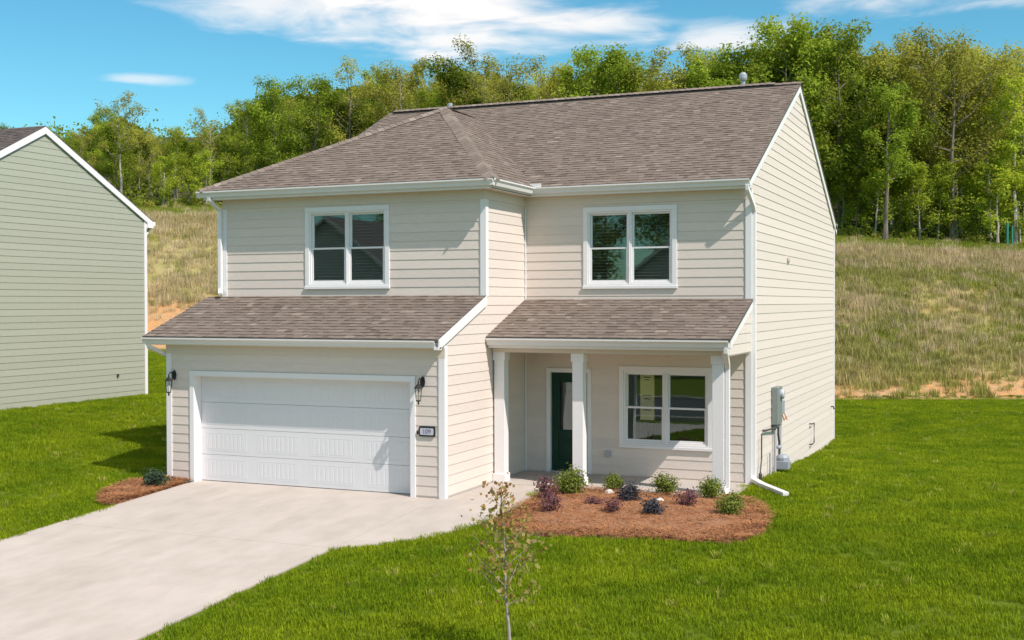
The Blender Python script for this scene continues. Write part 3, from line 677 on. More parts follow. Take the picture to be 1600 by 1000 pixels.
hd = MB(); hx = b_-.07; hd.box(hx-.025, y0-.012, 1.06, hx+.025, y0, 1.30).tube([(hx, y0-.012, 1.10), (hx, y0-.06, 1.11), (hx, y0-.06, 1.22), (hx, y0-.012, 1.24)], .010, 8); hd.box(hx-.028, y0-.03, 1.38, hx+.028, y0, 1.44)
hd.build('handle', 'steel', do)
MB().box(-4.55, .13, .03, -2.95, .15, 2.4).build('hall_wall', 'interior_wall', H) if False else None
R = MB(); R.quad((-4.5,2.6,.03),(-2.95,2.6,.03),(-2.95,2.6,2.5),(-4.5,2.6,2.5)).quad((-4.5,.1,.03),(-4.5,2.6,.03),(-4.5,2.6,2.5),(-4.5,.1,2.5)).quad((-2.95,.1,.03),(-2.95,2.6,.03),(-2.95,2.6,2.5),(-2.95,.1,2.5)).quad((-4.5,.1,2.5),(-2.95,.1,2.5),(-2.95,2.6,2.5),(-4.5,2.6,2.5)); R.build('hall', 'interior_wall', H)

# ------------------------------------------------------------------ lanterns, plaque, outlet
def lantern(x, z):
    y = -G_-.017; b = MB(); b.prism([(x+.055*math.cos(q)*.9, y, z+.075+.10*math.sin(q)) for q in [i*math.pi/6 for i in range(12)]], [(x+.05*math.cos(q)*.9, y-.025, z+.075+.09*math.sin(q)) for q in [i*math.pi/6 for i in range(12)]])
    b.tube([(x, y-.02, z+.06), (x, y-.07, z+.12), (x, y-.13, z+.14), (x, y-.17, z+.09), (x, y-.17, z+.03)], .013, 8)
    yc = y-.17; b.lathe((x, yc, z), [(.012, .06), (.03, .04), (.075, -.015), (.08, -.03), (.06, -.032)], 8)
    b.lathe((x, yc, z-.27), [(.006, -.05), (.018, -.03), (.012, 0), (.045, .015), (.05, .03)], 8)
    for i in range(6):
        q = i*math.pi/3; b.tube([(x+.068*math.cos(q), yc+.068*math.sin(q), z-.03), (x+.046*math.cos(q), yc+.046*math.sin(q), z-.245)], .0055, 5)
    o = b.build('wall_lantern', 'black_metal', H)
    MB().lathe((x, yc, z-.245), [(.040, 0), (.062, .212)], 6).build('lantern_glass', 'lantern_glass', o)
    MB().lathe((x, yc, z-.24), [(.014, 0), (.014, .10), (.004, .13)], 8).build('bulb', 'white_trim', o)
lantern(-10.50, 2.0); lantern(-5.05, 2.0)
def plaque():
    y = -G_-.018; x0, x1, z0, z1 = -5.125, -4.80, 1.105, 1.285; r = .035
    def rr(x0, x1, z0, z1, r, y): 
        P = []
        for cx, cz, q0 in ((x1-r, z1-r, 0), (x0+r, z1-r, 90), (x0+r, z0+r, 180), (x1-r, z0+r, 270)):
            for k in range(5): q = math.radians(q0+k*22.5); P.append((cx+r*math.cos(q), y, cz+r*math.sin(q)))
        return P
    o = MB().prism(rr(x0, x1, z0, z1, r, y), rr(x0, x1, z0, z1, r, y-.02)).build('house_number_plaque', 'black_metal', H)
    MB().prism(rr(x0+.03, x1-.03, z0+.03, z1-.03, .018, y-.0205), rr(x0+.03, x1-.03, z0+.03, z1-.03, .018, y-.025)).build('number_plate', 'plate_silver', o)
    cu = bpy.data.curves.new('house_number', 'FONT'); cu.body = '109'; cu.size = .115; cu.extrude = .002; cu.align_x = 'CENTER'; cu.align_y = 'CENTER'; cu.materials.append(MATS['digit'])
    t = bpy.data.objects.new('house_number', cu); COL.objects.link(t); t.parent = o; t.rotation_euler = (math.pi/2, 0, 0); t.location = Vector(((x0+x1)/2, y-.027, (z0+z1)/2))-wloc(o)
    bpy.context.view_layer.update(); me = bpy.data.meshes.new_from_object(t.evaluated_get(bpy.context.evaluated_depsgraph_get())); n = bpy.data.objects.new('house_number', me); COL.objects.link(n); n.parent = o; n.rotation_euler = t.rotation_euler; n.location = t.location; bpy.data.objects.remove(t); n.name = 'house_number'
    MB().lathe((-5.155, y-.01, 1.17), [(.012, -.03), (.016, 0), (.012, .03)], 8).build('door_bell', 'black_metal', H)
plaque()
MB().box(-2.90, -.055, .40, -2.79, -.012, .52).build('outlet_cover', 'pvc_grey', H, bevel=.008)

# ------------------------------------------------------------------ meters and pipes on the right wall
def utilities():
    x = .017; o = MB().box(x, 2.02, .95, x+.13, 2.55, 1.72).box(x, 2.10, .86, x+.09, 2.46, .95).build('meter_box', 'meter_grey', H, bevel=.008)
    b = MB(); b.lathe((0, 0, 0), [(.10, 0), (.10, .05), (.085, .07)], 16); b.v = [(x+.13+z, 2.62-.22+px, 1.56+py) for px, py, z in b.v]; b.build('meter_cover', 'plate_silver', o)
    MB().tube([(x+.05, 2.15, .87), (x+.05, 2.15, -.15)], .028, 8).build('conduit', 'pvc_grey', H)
    j = MB().box(x, 2.75, 1.10, x+.10, 3.02, 1.40).build('junction_box', 'gas_grey', H, bevel=.02)
    MB().tube([(x+.06, 2.90, 1.1), (x+.08, 3.05, .95), (x+.10, 3.22, 1.02)], .012, 6).tube([(x+.05, 2.80, 1.1), (x+.07, 2.78, .98), (x+.09, 2.66, .90)], .012, 6).tube([(x+.06, 2.95, 1.2), (x+.12, 3.18, .95)], .010, 6).build('ground_wire', 'copper_orange', j)
    MB().tube([(x+.05, 2.88, 1.1), (x+.06, 2.75, .4), (x+.05, 2.72, -.15)], .016, 8).tube([(x+.06, 2.70, 1.0), (x+.06, 2.62, .5)], .012, 8).build('conduit', 'pvc_grey', H)
    g = MB(); g.lathe((x+.16, 2.42, .02), [(.10, 0), (.14, .05), (.14, .22), (.09, .28)], 10); g.box(x+.02, 2.28, .0, x+.30, 2.56, .17); go_ = g.build('gas_meter', 'gas_grey', H, bevel=.01)
    MB().tube([(x+.09, 2.42, .27), (x+.09, 2.42, .55), (x+.09, 2.30, .72), (x+.09, 2.30, .88), (x+.05, 1.10, .92), (x+.0, 1.10, .92)], .022, 8).build('gas_pipe', 'pipe_black', go_)
    MB().tube([(x+.09, 2.60, .14), (x+.09, 2.70, .14), (x+.09, 2.70, -.3)], .02, 8).lathe((x+.09, 2.38, .42), [(.05, 0), (.06, .03), (.03, .07)], 8).build('regulator', 'gas_grey', go_)
    MB().tube([(x+.05, 1.62, -.2), (x+.05, 1.62, .42)], .02, 8).build('riser_pipe', 'pvc_grey', H)
    MB().tube([(x+.05, .62, -.15), (x+.05, .62, .18), (x+.05, .74, .40), (x+.05, .74, .90)], .014, 8).lathe((x+.05, .62, -.1), [(.035, 0), (.035, .22), (.02, .25)], 8).build('hose_riser', 'pipe_black', H)
    MB().tube([(x, 6.95, .50), (x+.07, 6.95, .50), (x+.07, 7.25, .50), (x+.07, 7.25, .02), (x+.07, 6.95, .0), (x, 6.95, .0)], .016, 8).build('drain_pipe', 'pipe_black', H)
    MB().tube([(x, 10.7, .62), (x+.06, 10.7, .62), (x+.08, 10.7, .55)], .02, 8).build('hose_tap', 'pipe_black', H)
    MB().box(x, 3.86, 4.38, x+.05, 3.97, 4.46).prism([(x, 3.87, 4.38), (x+.05, 3.87, 4.38), (x+.05, 3.96, 4.38), (x, 3.96, 4.38)], [(x, 3.89, 4.32), (x+.02, 3.89, 4.32), (x+.02, 3.94, 4.32), (x, 3.94, 4.32)]).build('wall_vent', 'frieze', H, bevel=.006)
utilities()

# ------------------------------------------------------------------ what stands inside the lower window
def easel():
    t = empty('easel', (-2.1, .3, .0), 'cream printed board on a small stand seen through the lower window', 'display board')
    MB().box(-2.24, .20, 1.14, -1.95, .22, 2.09).build('board', 'cream_board', t)
    b = MB()
    for z, a in ((1.98, .07), (1.93, .05), (1.62, .09), (1.55, .06), (1.33, .08)): b.box(-2.095-a, .1975, z, -2.095+a, .1995, z+.018)
    q = b.build('print', 'dark_wood', t); q['kind'] = 'stuff'
    MB().tube([(-2.22, .24, 1.6), (-2.28, .20, .05)], .015, 6).tube([(-1.97, .24, 1.6), (-1.91, .20, .05)], .015, 6).tube([(-2.095, .26, 1.6), (-2.095, .60, .05)], .015, 6).tube([(-2.3, .21, 1.12), (-1.89, .21, 1.12)], .018, 6).build('stand', 'dark_wood', t)
    c_ = empty('chair', (-1.62, 1.3, 0), 'dark slatted chair standing inside the lower window', 'chair')
    MB().box(-1.85, 1.1, .44, -1.42, 1.5, .48).build('seat', 'dark_wood', c_)
    for px in (-1.83, -1.44):
        for py in (1.12, 1.48): MB().box(px-.018, py-.018, .0, px+.018, py+.018, .44 if py < 1.3 else .92).build('leg', 'dark_wood', c_)
    for k in range(3): MB().box(-1.812, 1.47, .58+k*.12, -1.458, 1.49, .65+k*.12).build('back_slat', 'dark_wood', c_)
easel()

# ------------------------------------------------------------------ green neighbour
def green_house():
    X, ya, yb, zb, ze, zt = -20., -1.55, 6.66, .60, 6.12, 8.32; ym = (ya+yb)/2
    h = empty('house', (X-5, ym, .6), 'sage green two-storey house at the left edge with white gable trim', 'house')
    w = wall_back(h, (X, 0, 0), (0, 1, 0), (1, 0, 0), [(ya, -.2), (yb, -.2), (yb, ze), (ym, zt-.1), (ya, ze)], material='green_siding')
    boards(w, (X, 0, 0), (0, 1, 0), (1, 0, 0), [(ya+.08, zb+.06), (yb-.08, zb+.06), (yb-.08, ze+.02), (ym, zt-.12), (ya+.08, ze+.02)], z0=zb+.06, material='green_siding')
    wall_back(h, (0, ya, 0), (1, 0, 0), (0, -1, 0), [(X-10, -.2), (X-.001, -.2), (X-.001, ze), (X-10, ze)], material='green_siding')
    wall_back(h, (0, yb, 0), (1, 0, 0), (0, 1, 0), [(X-10, -.2), (X-.001, -.2), (X-.001, ze), (X-10, ze)], material='green_siding')
    wall_back(h, (X-10, 0, 0), (0, 1, 0), (-1, 0, 0), [(ya+.1, -.2), (yb-.1, -.2), (yb-.1, ze), (ym, zt-.2), (ya+.1, ze)], material='green_siding')
    MB().box(X-.1, ya+.01, -.5, X+.004, yb-.01, zb+.05).build('foundation', 'foundation', h)
    for y, s in ((ya, -1), (yb, 1)):
        b = MB(); y0, y1 = sorted((y, y-s*.075)); b.box(X, y0, zb+.03, X+.026, y1, ze); y0, y1 = sorted((y, y+s*.026)); b.box(X-.075, y0, zb+.03, X+.026, y1, ze); b.build('corner_board', 'white_trim', h)
    sl_ = (zt-ze)/(ym-ya); ov = .30; z_ov = ze-sl_*ov+.06
    for i, (p, q) in enumerate((((ya-ov), 1), ((yb+ov), -1))):
        ex = .06; top = [(X-10.2, p, z_ov), (X+ex, p, z_ov), (X+ex, ym, zt+.06), (X-10.2, ym, zt+.06)]
        roof_face(h, top, 60+i, material='shingle_dark')
        MB().prism([(X+ex-.03, p, z_ov-.03), (X+ex-.03, ym, zt+.03), (X+ex-.03, ym, zt-.16), (X+ex-.03, p, z_ov-.20)], [(X+ex+.01, p, z_ov-.03), (X+ex+.01, ym, zt+.03), (X+ex+.01, ym, zt-.16), (X+ex+.01, p, z_ov-.20)]).build('rake_board', 'white_trim', h)
        MB().prism([(X, p, z_ov-.06), (X, ym, zt+.0), (X, ym, zt-.02), (X, p, z_ov-.08)], [(X+ex-.031, p, z_ov-.06), (X+ex-.031, ym, zt+.0), (X+ex-.031, ym, zt-.02), (X+ex-.031, p, z_ov-.08)]).build('soffit', 'white_trim', h)
        y0, y1 = sorted((p+q*.0, p+q*(ov-.03))); MB().box(X-.05, y0, z_ov-.21, X+ex+.012, y1, z_ov-.05).build('eave_return', 'white_trim', h)
        y0, y1 = sorted((p-q*.10, p)); MB().box(X-10.2, y0, z_ov-.14, X+ex-.0, y1, z_ov-.01).build('gutter', 'white_trim', h)
    MB().rtube([(X-.1, yb+ov+.04, z_ov-.12), (X-.1, yb+ov+.04, z_ov-.2), (X-.05, yb+.06, z_ov-.42), (X-.05, yb+.06, zb+.1)], .075, .06).build('downspout', 'white_trim', h)
    MB().box(X+.01, 5.34, 1.30, X+.06, 5.40, 1.38).build('hose_tap', 'pipe_black', h)
green_house()

# ------------------------------------------------------------------ houses over the street (they stand in the window glass)
def far_house(x, y, w, d, ze, zt, colr, label, gable_front=True):
    nm = 'far_siding_%s' % label.split()[0]; mat(nm, colr, .7, var=.04, scale=3); h = empty('house', (x, y-d/2, -.7), label, 'house'); z0 = -.75
    b = MB()
    b.prism([(x-w/2, y, z0), (x+w/2, y, z0), (x+w/2, y, ze), (x, y, zt), (x-w/2, y, ze)], [(x-w/2, y-d, z0), (x+w/2, y-d, z0), (x+w/2, y-d, ze), (x, y-d, zt), (x-w/2, y-d, ze)]); b.build('wall', nm, h)
    for s in (-1, 1):
        k = (zt-ze)/(w/2); P = [(x, y+.35, zt+.08), (x+s*(w/2+.4), y+.35, ze-.4*k+.08), (x+s*(w/2+.4), y-d-.35, ze-.4*k+.08), (x, y-d-.35, zt+.08)]
        MB().prism(P, [(p[0], p[1], p[2]-.14) for p in P]).build('roof', 'roof_deck', h)
        MB().prism([(P[0][0], P[0][1]+.001, P[0][2]), (P[1][0], P[1][1]+.001, P[1][2]), (P[1][0], P[1][1]+.001, P[1][2]-.22), (P[0][0], P[0][1]+.001, P[0][2]-.22)], [(P[0][0], P[0][1]+.03, P[0][2]), (P[1][0], P[1][1]+.03, P[1][2]), (P[1][0], P[1][1]+.03, P[1][2]-.22), (P[0][0], P[0][1]+.03, P[0][2]-.22)]).build('rake_board', 'white_trim', h)
    for wx in (-w*.25, w*.25):
        for wz in (3.2,) if wx < 0 else (3.2, .4):
            MB().box(x+wx-.75, y, wz, x+wx+.75, y+.04, wz+1.6).build('window_frame', 'white_trim', h); MB().box(x+wx-.65, y+.04, wz+.1, x+wx+.65, y+.045, wz+1.5).build('pane', 'glass', h)
    MB().box(x-w*.4, y, -.7, x-.3, y+.04, 1.6).build('garage_door', 'garage_white', h)
far_house(-32.4, -41, 9.5, 12, 5.0, 8.5, (.55, .56, .55), 'grey gabled house across the street')
far_house(-10.5, -43, 10, 12, 5.4, 8.9, (.55, .53, .48), 'tan gabled house across the street')
far_house(4, -42, 10, 12, 5.2, 8.6, (.42, .46, .50), 'blue-grey gabled house across the street')

# ------------------------------------------------------------------ trees
leaf_mat('leaf_green', (.235, .33, .03), (.335, .41, .042), .55); leaf_mat('leaf_lime', (.34, .42, .036), (.43, .48, .048), .55); leaf_mat('leaf_olive', (.35, .36, .055), (.44, .42, .07), .55); leaf_mat('leaf_dark', (.19, .25, .028), (.28, .34, .035), .55)
leaf_mat('leaf_bronze', (.34, .17, .06), (.34, .25, .06), .4, 3.)
def tree_proto(name, seed, Ht, spread, leaves, leaf, barkm, lmat, base=.25, limbs=16, clump=.75, narrow=1., top_open=0.):
    """tapered trunk, limbs with side branches, and leaf sprays round every twig"""
    r = random.Random(seed); t = MB(); c = MB(); root = empty(name, (0, 0, 0)); bend = [Vector((0, 0, 0))]
    for i in range(1, 9): bend.append(bend[-1]+Vector((r.uniform(-.12, .12), r.uniform(-.12, .12), Ht/8.4)))
    r0 = .014*Ht+.02; t.tube(bend, [r0*(1-.9*i/8)*(1.3 if i == 0 else 1) for i in range(9)], 7)
    def at(h):
        f = min(7.999, h/Ht*8.4); i = int(f); return bend[min(i, 8)].lerp(bend[min(i+1, 8)], f-i)
    tips = []
    for k in range(limbs):
        h = Ht*(base+(.93-base)*(k+.5*r.random())/limbs); p = at(h); q = r.random()*6.283+k*2.4; f = (h/Ht-base)/(1-base)
        ln = spread*(.55+.75*math.sin(math.pi*min(1, (f*.78+.2))))*r.uniform(.7, 1.15)*narrow; up = r.uniform(.25, .75)+.5*f; d = Vector((math.cos(q), math.sin(q), up)).normalized()
        m = p+d*ln*.5+Vector((0, 0, -.05*ln)); e = p+d*ln+Vector((0, 0, .12*ln)); rr = r0*.38*(1-.6*f); t.tube([p, m, e], [rr, rr*.6, rr*.2], 5, cap=False); tips += [(m, .8), (e, 1), (m.lerp(e, .5), 1)]
        for j in range(3):
            s = p.lerp(e, r.uniform(.35, .9)); d2 = (d+Vector((r.uniform(-.9, .9), r.uniform(-.9, .9), r.uniform(-.2, .7)))).normalized(); e2 = s+d2*ln*r.uniform(.3, .55); t.tube([s, e2], [rr*.4, rr*.12], 4, cap=False); tips += [(e2, 1), (s.lerp(e2, .6), .8)]
    tips.append((bend[8], 1)); tips.append((bend[7], .8))
    wts = [w for _, w in tips]; n_ = len(tips); cl = [clump*r.uniform(.65, 1.3) for _ in tips]
    cnt = [r.uniform(.45, 1.5)*w for w in wts]; tot = sum(cnt)
    for (p, _), R, k in zip(tips, cl, cnt):
        if top_open and p.z > Ht*.6: k *= 1-top_open
        for i in range(int(leaves*k/tot)):
            a = Vector((r.gauss(0, 1), r.gauss(0, 1), r.gauss(0, .75))); a = a.normalized()*R*(r.random()**.45); o = p+a
            nrm = (a.normalized()*.6+Vector((r.uniform(-.8, .8), r.uniform(-.8, .8), r.uniform(.1, 1.3)))).normalized(); x = nrm.cross(Vector((r.uniform(-1, 1), r.uniform(-1, 1), r.uniform(-1, 1)))).normalized(); y = nrm.cross(x); s = leaf*r.uniform(.6, 1.35)
            c.quad(o-x*s*.5, o+y*s*.28-x*s*.1+nrm*s*.08, o+x*s*.55, o-y*s*.3+nrm*s*.06)
    t.build('trunk', barkm, root); c.tone = [0.]*len(c.f); c.build('crown', lmat, root)
    return root
GROUP = 'trees of the hilltop wood'
protos = {
 'full': tree_proto('tree', 1, 12.5, 2.7, 9180, 0.230, 'bark', 'leaf_green', .16, 20, .85),
 'full_b': tree_proto('tree', 2, 12.0, 2.5, 8640, 0.221, 'pale_bark', 'leaf_lime', .2, 18, .8),
 'dark': tree_proto('tree', 3, 12.0, 2.6, 9180, 0.230, 'bark', 'leaf_dark', .12, 20, .85),
 'olive': tree_proto('tree', 4, 12.8, 2.7, 6210, 0.204, 'bark', 'leaf_olive', .3, 18, .85, top_open=.35),
 'olive_b': tree_proto('tree', 5, 12.2, 2.5, 7020, 0.204, 'pale_bark', 'leaf_olive', .35, 18, .8, top_open=.2),
 'airy': tree_proto('tree', 6, 12.6, 2.4, 3105, 0.212, 'pale_bark', 'leaf_olive', .45, 15, .65),
 'slim': tree_proto('tree', 8, 12.4, 1.5, 4860, 0.212, 'pale_bark', 'leaf_lime', .25, 16, .6),
 'slim_b': tree_proto('tree', 9, 12.6, 1.7, 5670, 0.212, 'bark', 'leaf_green', .3, 16, .65),
 'young': tree_proto('tree', 10, 6.0, 1.3, 3510, 0.187, 'pale_bark', 'leaf_lime', .12, 12, .55),
}
used = set()
ORD = ['leftmost', 'second from the left', 'third from the left', 'fourth from the left', 'fifth from the left', 'sixth from the left', 'seventh from the left', 'eighth from the left', 'ninth from the left', 'tenth from the left'] + ['%s from the left' % n for n in 'eleventh twelfth thirteenth fourteenth fifteenth sixteenth seventeenth eighteenth nineteenth twentieth twenty-first twenty-second twenty-third twenty-fourth twenty-fifth twenty-sixth twenty-seventh twenty-eighth'.split()]
LOOK = {'full': 'full green broadleaf trees', 'full_b': 'bright yellow-green broadleaf trees', 'dark': 'deep green dense trees', 'olive': 'olive thin-topped trees', 'olive_b': 'olive-brown pale-trunked trees', 'airy': 'sparse see-through trees', 'slim': 'slender lime-green trees', 'slim_b': 'slender green trees', 'young': 'small bright understorey trees'}
def plant(kind, x_img, w, top=None, label=None, rz=None, wide=1.):
    u = (x_img-800)/FPX*w; x, y = from_uw(u, w); z = ground_z(x, y)-.1; p = protos[kind]; base = 6.0 if kind == 'young' else 12.5
    h = .94*((473-top)/FPX*w+CAM.z-z) if top is not None else base*rnd.uniform(.85, 1.1); s = h/base
    lb = label or LOOK[kind].replace('trees', 'tree standing deeper in the hilltop wood'); rz = rnd.random()*6.28 if rz is None else rz; sc = (s*wide*rnd.uniform(.92, 1.1),)*2+(s,)
    grp = GROUP
    if kind in used: return copy_tree(p, (x, y, z), rz, sc, lb, grp)
    used.add(kind); p.location = (x, y, z); p.rotation_euler = (0, 0, rz); p.scale = sc; tag(p, lb, 'tree', grp); return p
SKY = [(0, 178), (60, 190), (110, 200), (150, 165), (190, 150), (222, 168), (240, 195), (275, 190), (300, 190), (318, 178), (340, 180), (365, 160), (400, 132), (440, 118), (490, 116), (540, 106), (590, 96), (640, 88), (662, 120), (692, 86), (740, 90), (765, 80), (800, 97), (832, 116), (868, 94), (900, 96), (932, 74), (962, 72), (1000, 86), (1040, 112), (1075, 86), (1110, 76), (1160, 76), (1205, 42), (1228, 25), (1270, 28), (1300, 34), (1335, 42), (1352, 82), (1392, 56), (1422, 92), (1452, 62), (1500, 52), (1550, 60), (1600, 82), (1650, 60)]
def skyline(x):
    for (a, b), (c, d) in zip(SKY, SKY[1:]):
        if a <= x <= c: return b+(d-b)*(x-a)/(c-a)
    return SKY[0][1] if x < 0 else 75
def wedge(x): return toe((x-800)/FPX*68)+20
mixes = ['full', 'olive', 'full_b', 'dark', 'slim_b', 'olive_b', 'full', 'slim_b', 'dark', 'full']
# front row, each with its own place in the skyline
front = [(1225, 0, 'full', 25, 'tall full green tree rising above the right end of the house ridge'), (1268, 2, 'full_b', 30, None), (1310, 1, 'full', 34, None), (1392, 1, 'olive_b', 56, 'olive tree with rounded top between two sky gaps at upper right'), (1455, 2, 'olive', 58, None),
         (1488, -1, 'olive', 50, 'tall straight-trunked tree in front of the right-hand wood'), (1383, -3.5, 'slim_b', 120, 'lone pale slim tree standing forward on the grass strip'), (1545, 1, 'olive_b', 60, None), (1600, 2, 'olive', 80, None), (1345, 1, 'dark', 100, None), (1425, 0, 'dark', 130, 'dark green round crowned tree low in the right-hand wood'),
         (1585, -2, 'slim', 105, 'pale bare-stemmed tree near the right edge behind the green post'), (190, 3, 'airy', 146, 'sparse open-crowned tree standing above the green house gable'), (275, 1, 'full_b', 192, 'bright rounded tree between the two houses'), (235, 2, 'olive', 205, None), (130, 3, 'olive_b', 196, None), (330, 1, 'airy', 176, 'thin bluish open tree left of the main roof'), (385, 1, 'full_b', 150, None),
         (430, 1, 'full', 120, None), (495, 1, 'full', 116, None), (545, 2, 'olive', 106, None), (625, 2, 'olive_b', 88, 'tan-topped tree behind the left roof slope'), (700, 2, 'dark', 86, None), (758, 3, 'airy', 78, 'thin open tree top above the main ridge'), (800, 2, 'olive', 97, None), (868, 2, 'olive_b', 92, None), (932, 2, 'full', 72, None), (965, 2, 'full', 72, None), (1005, 1, 'airy', 84, None), (1075, 2, 'olive', 85, None), (1112, 1, 'full', 76, None), (1160, 1, 'full', 74, None), (1190, 2, 'dark', 95, None)]
for (x, dw, k, top, lb) in front:
    if not lb: lb = '%s of the %s in the front row' % (ORD[sorted(f[0] for f in front if f[2] == k and not f[4]).index(x)], LOOK[k])
    plant(k, x, wedge(x)+10+dw, top, lb)
deep = []
x = -60
while x < 1690:                                                          # rows behind, a little lower than the skyline
    for row, dw in enumerate((13, 18.5, 26)):
        xx = x+rnd.uniform(-26, 26)+row*17; k = rnd.choice(mixes); deep.append((xx, wedge(xx)+dw+rnd.uniform(-1.5, 1.5), k, skyline(xx)+abs(rnd.gauss(0, 20))+(16 if row == 0 else 6)))
    x += 66
for (xx, w, k, top) in deep: plant(k, xx, w, top, '%s of the %s deeper in the wood' % (ORD[sorted(q[0] for q in deep if q[2] == k).index(xx)], LOOK[k]))
YX = [10, 120, 215, 262, 300, 322, 1312, 1338, 1362, 1405, 1440, 1468, 1500, 1523, 1535, 1562, 1597, 1620]
for i, xx in enumerate(YX): plant('young', xx+rnd.uniform(-6, 6), wedge(xx)+8.5+rnd.uniform(-1, 2.5), 310-rnd.uniform(0, 80), '%s of the small bright young trees along the wood edge' % ORD[i])
# trees behind the camera that the glass mirrors
for (x, y, k, lb) in ((-36, -54, 'full', 'full green tree behind the grey house across the street'), (-19.5, -50, 'dark', 'deep green tree between the grey and the tan house across the street'), (-16.5, -58, 'full', 'green tree behind the left side of the tan house across the street'), (-13, -60, 'dark', 'deep green tree straight behind the tan house across the street'), (-2, -55, 'full', 'green tree between the tan and the blue-grey house across the street'), (12, -54, 'dark', 'deep green tree beyond the blue-grey house across the street')):
    copy_tree(protos[k], (x, y, -.8), rnd.random()*6, 1.05, lb, 'trees behind the far houses')

# low growth under the wood, and the dark wood behind
def undergrowth(name, n, wlo, whi, hmax, lmat, size, seed, span=(-80, 1690)):
    r = random.Random(seed); b = MB()
    for i in range(n):
        xi = r.uniform(*span); w = wedge(xi)+r.uniform(wlo, whi); u = (xi-800)/FPX*w; x, y = from_uw(u, w); z = ground_z(x, y); R = r.uniform(.3, .8)*hmax; k = int(60*R/hmax)+24
        for j in range(k):
            a = Vector((r.gauss(0, .5)*R, r.gauss(0, .5)*R, abs(r.gauss(0, .5))*R)); o = Vector((x, y, z))+a; nrm = Vector((r.uniform(-1, 1), r.uniform(-1, 1), r.uniform(0, 1.2))).normalized(); X = nrm.cross(Vector((r.uniform(-1, 1), .3, r.uniform(-1, 1)))).normalized(); Y = nrm.cross(X); s = size*r.uniform(.6, 1.3); b.quad(o-X*s*.5, o+Y*s*.3, o+X*s*.5, o-Y*s*.3)
    b.tone = [0.]*len(b.f); o = b.build(name, lmat); tag(o, kind='stuff'); return o
undergrowth('undergrowth', 420, 8.5, 17, 1.3, 'leaf_dark', .22, 5); undergrowth('undergrowth', 700, 17, 60, 2.6, 'leaf_dark', .4, 9)
undergrowth('undergrowth', 120, 7.6, 10, .8, 'leaf_olive', .2, 6)
def deep_wood():
    r = random.Random(12); b = MB()
    for i in range(46000):
        xi = r.uniform(-120, 1720); w = wedge(xi)+r.uniform(30, 46); top = skyline(xi)+34; u = (xi-800)/FPX*w; x, y = from_uw(u, w); zt = (473-top)/FPX*w+CAM.z; z0 = ground_z(x, y); o = Vector((x, y, z0+(zt-z0)*r.random()**1.35))
        nrm = Vector((r.uniform(-1, 1), r.uniform(-1, 1), r.uniform(-.2, 1.2))).normalized(); X = nrm.cross(Vector((r.uniform(-1, 1), .3, r.uniform(-1, 1)))).normalized(); Y = nrm.cross(X); s = .85*r.uniform(.6, 1.3); b.quad(o-X*s*.5, o+Y*s*.35, o+X*s*.5, o-Y*s*.35)
    b.tone = [0.]*len(b.f); o = b.build('deep_wood', 'leaf_dark'); tag(o, kind='stuff')
deep_wood()

# ------------------------------------------------------------------ grass
grass_m = leaf_mat('lawn_blade', (.15, .23, .006), (.26, .325, .010), .3, .9, .12, .8)
straw_m = leaf_mat('bank_blade', (.40, .355, .13), (.25, .275, .045), .3, .3, .25, .8)
leaf_mat('meadow_blade', (.20, .25, .025), (.30, .30, .06), .3, .3, .2, .8)
pale_m = leaf_mat('straw_blade', (.60, .48, .30), (.46, .38, .18), .3, .5, .2, .8)
def tuft(name, n, rad, h, wd, seed, material, lean=.5):
    r = random.Random(seed); b = MB()
    for i in range(n):
        q = r.random()*6.283; R = rad*math.sqrt(r.random()); x, y = R*math.cos(q), R*math.sin(q); hh = h*r.uniform(.55, 1.15); a = r.random()*6.283; l = hh*lean*r.uniform(.2, 1); dx, dy = l*math.cos(a), l*math.sin(a); wx, wy = -math.sin(a+r.uniform(-.7, .7))*wd/2, math.cos(a)*wd/2
        b.quad((x-wx, y-wy, -.01), (x+wx, y+wy, -.01), (x+dx*.45+wx*.7, y+dy*.45+wy*.7, hh*.6), (x+dx*.45-wx*.7, y+dy*.45-wy*.7, hh*.6)); n0 = len(b.v); b.v.append((x+dx, y+dy, hh)); b.f.append((n0-1, n0-2, n0))
    me = bpy.data.meshes.new(name); me.from_pydata(b.v, [], b.f); me.update(); me.materials.append(MATS[material]); return bpy.data.objects.new(name, me)
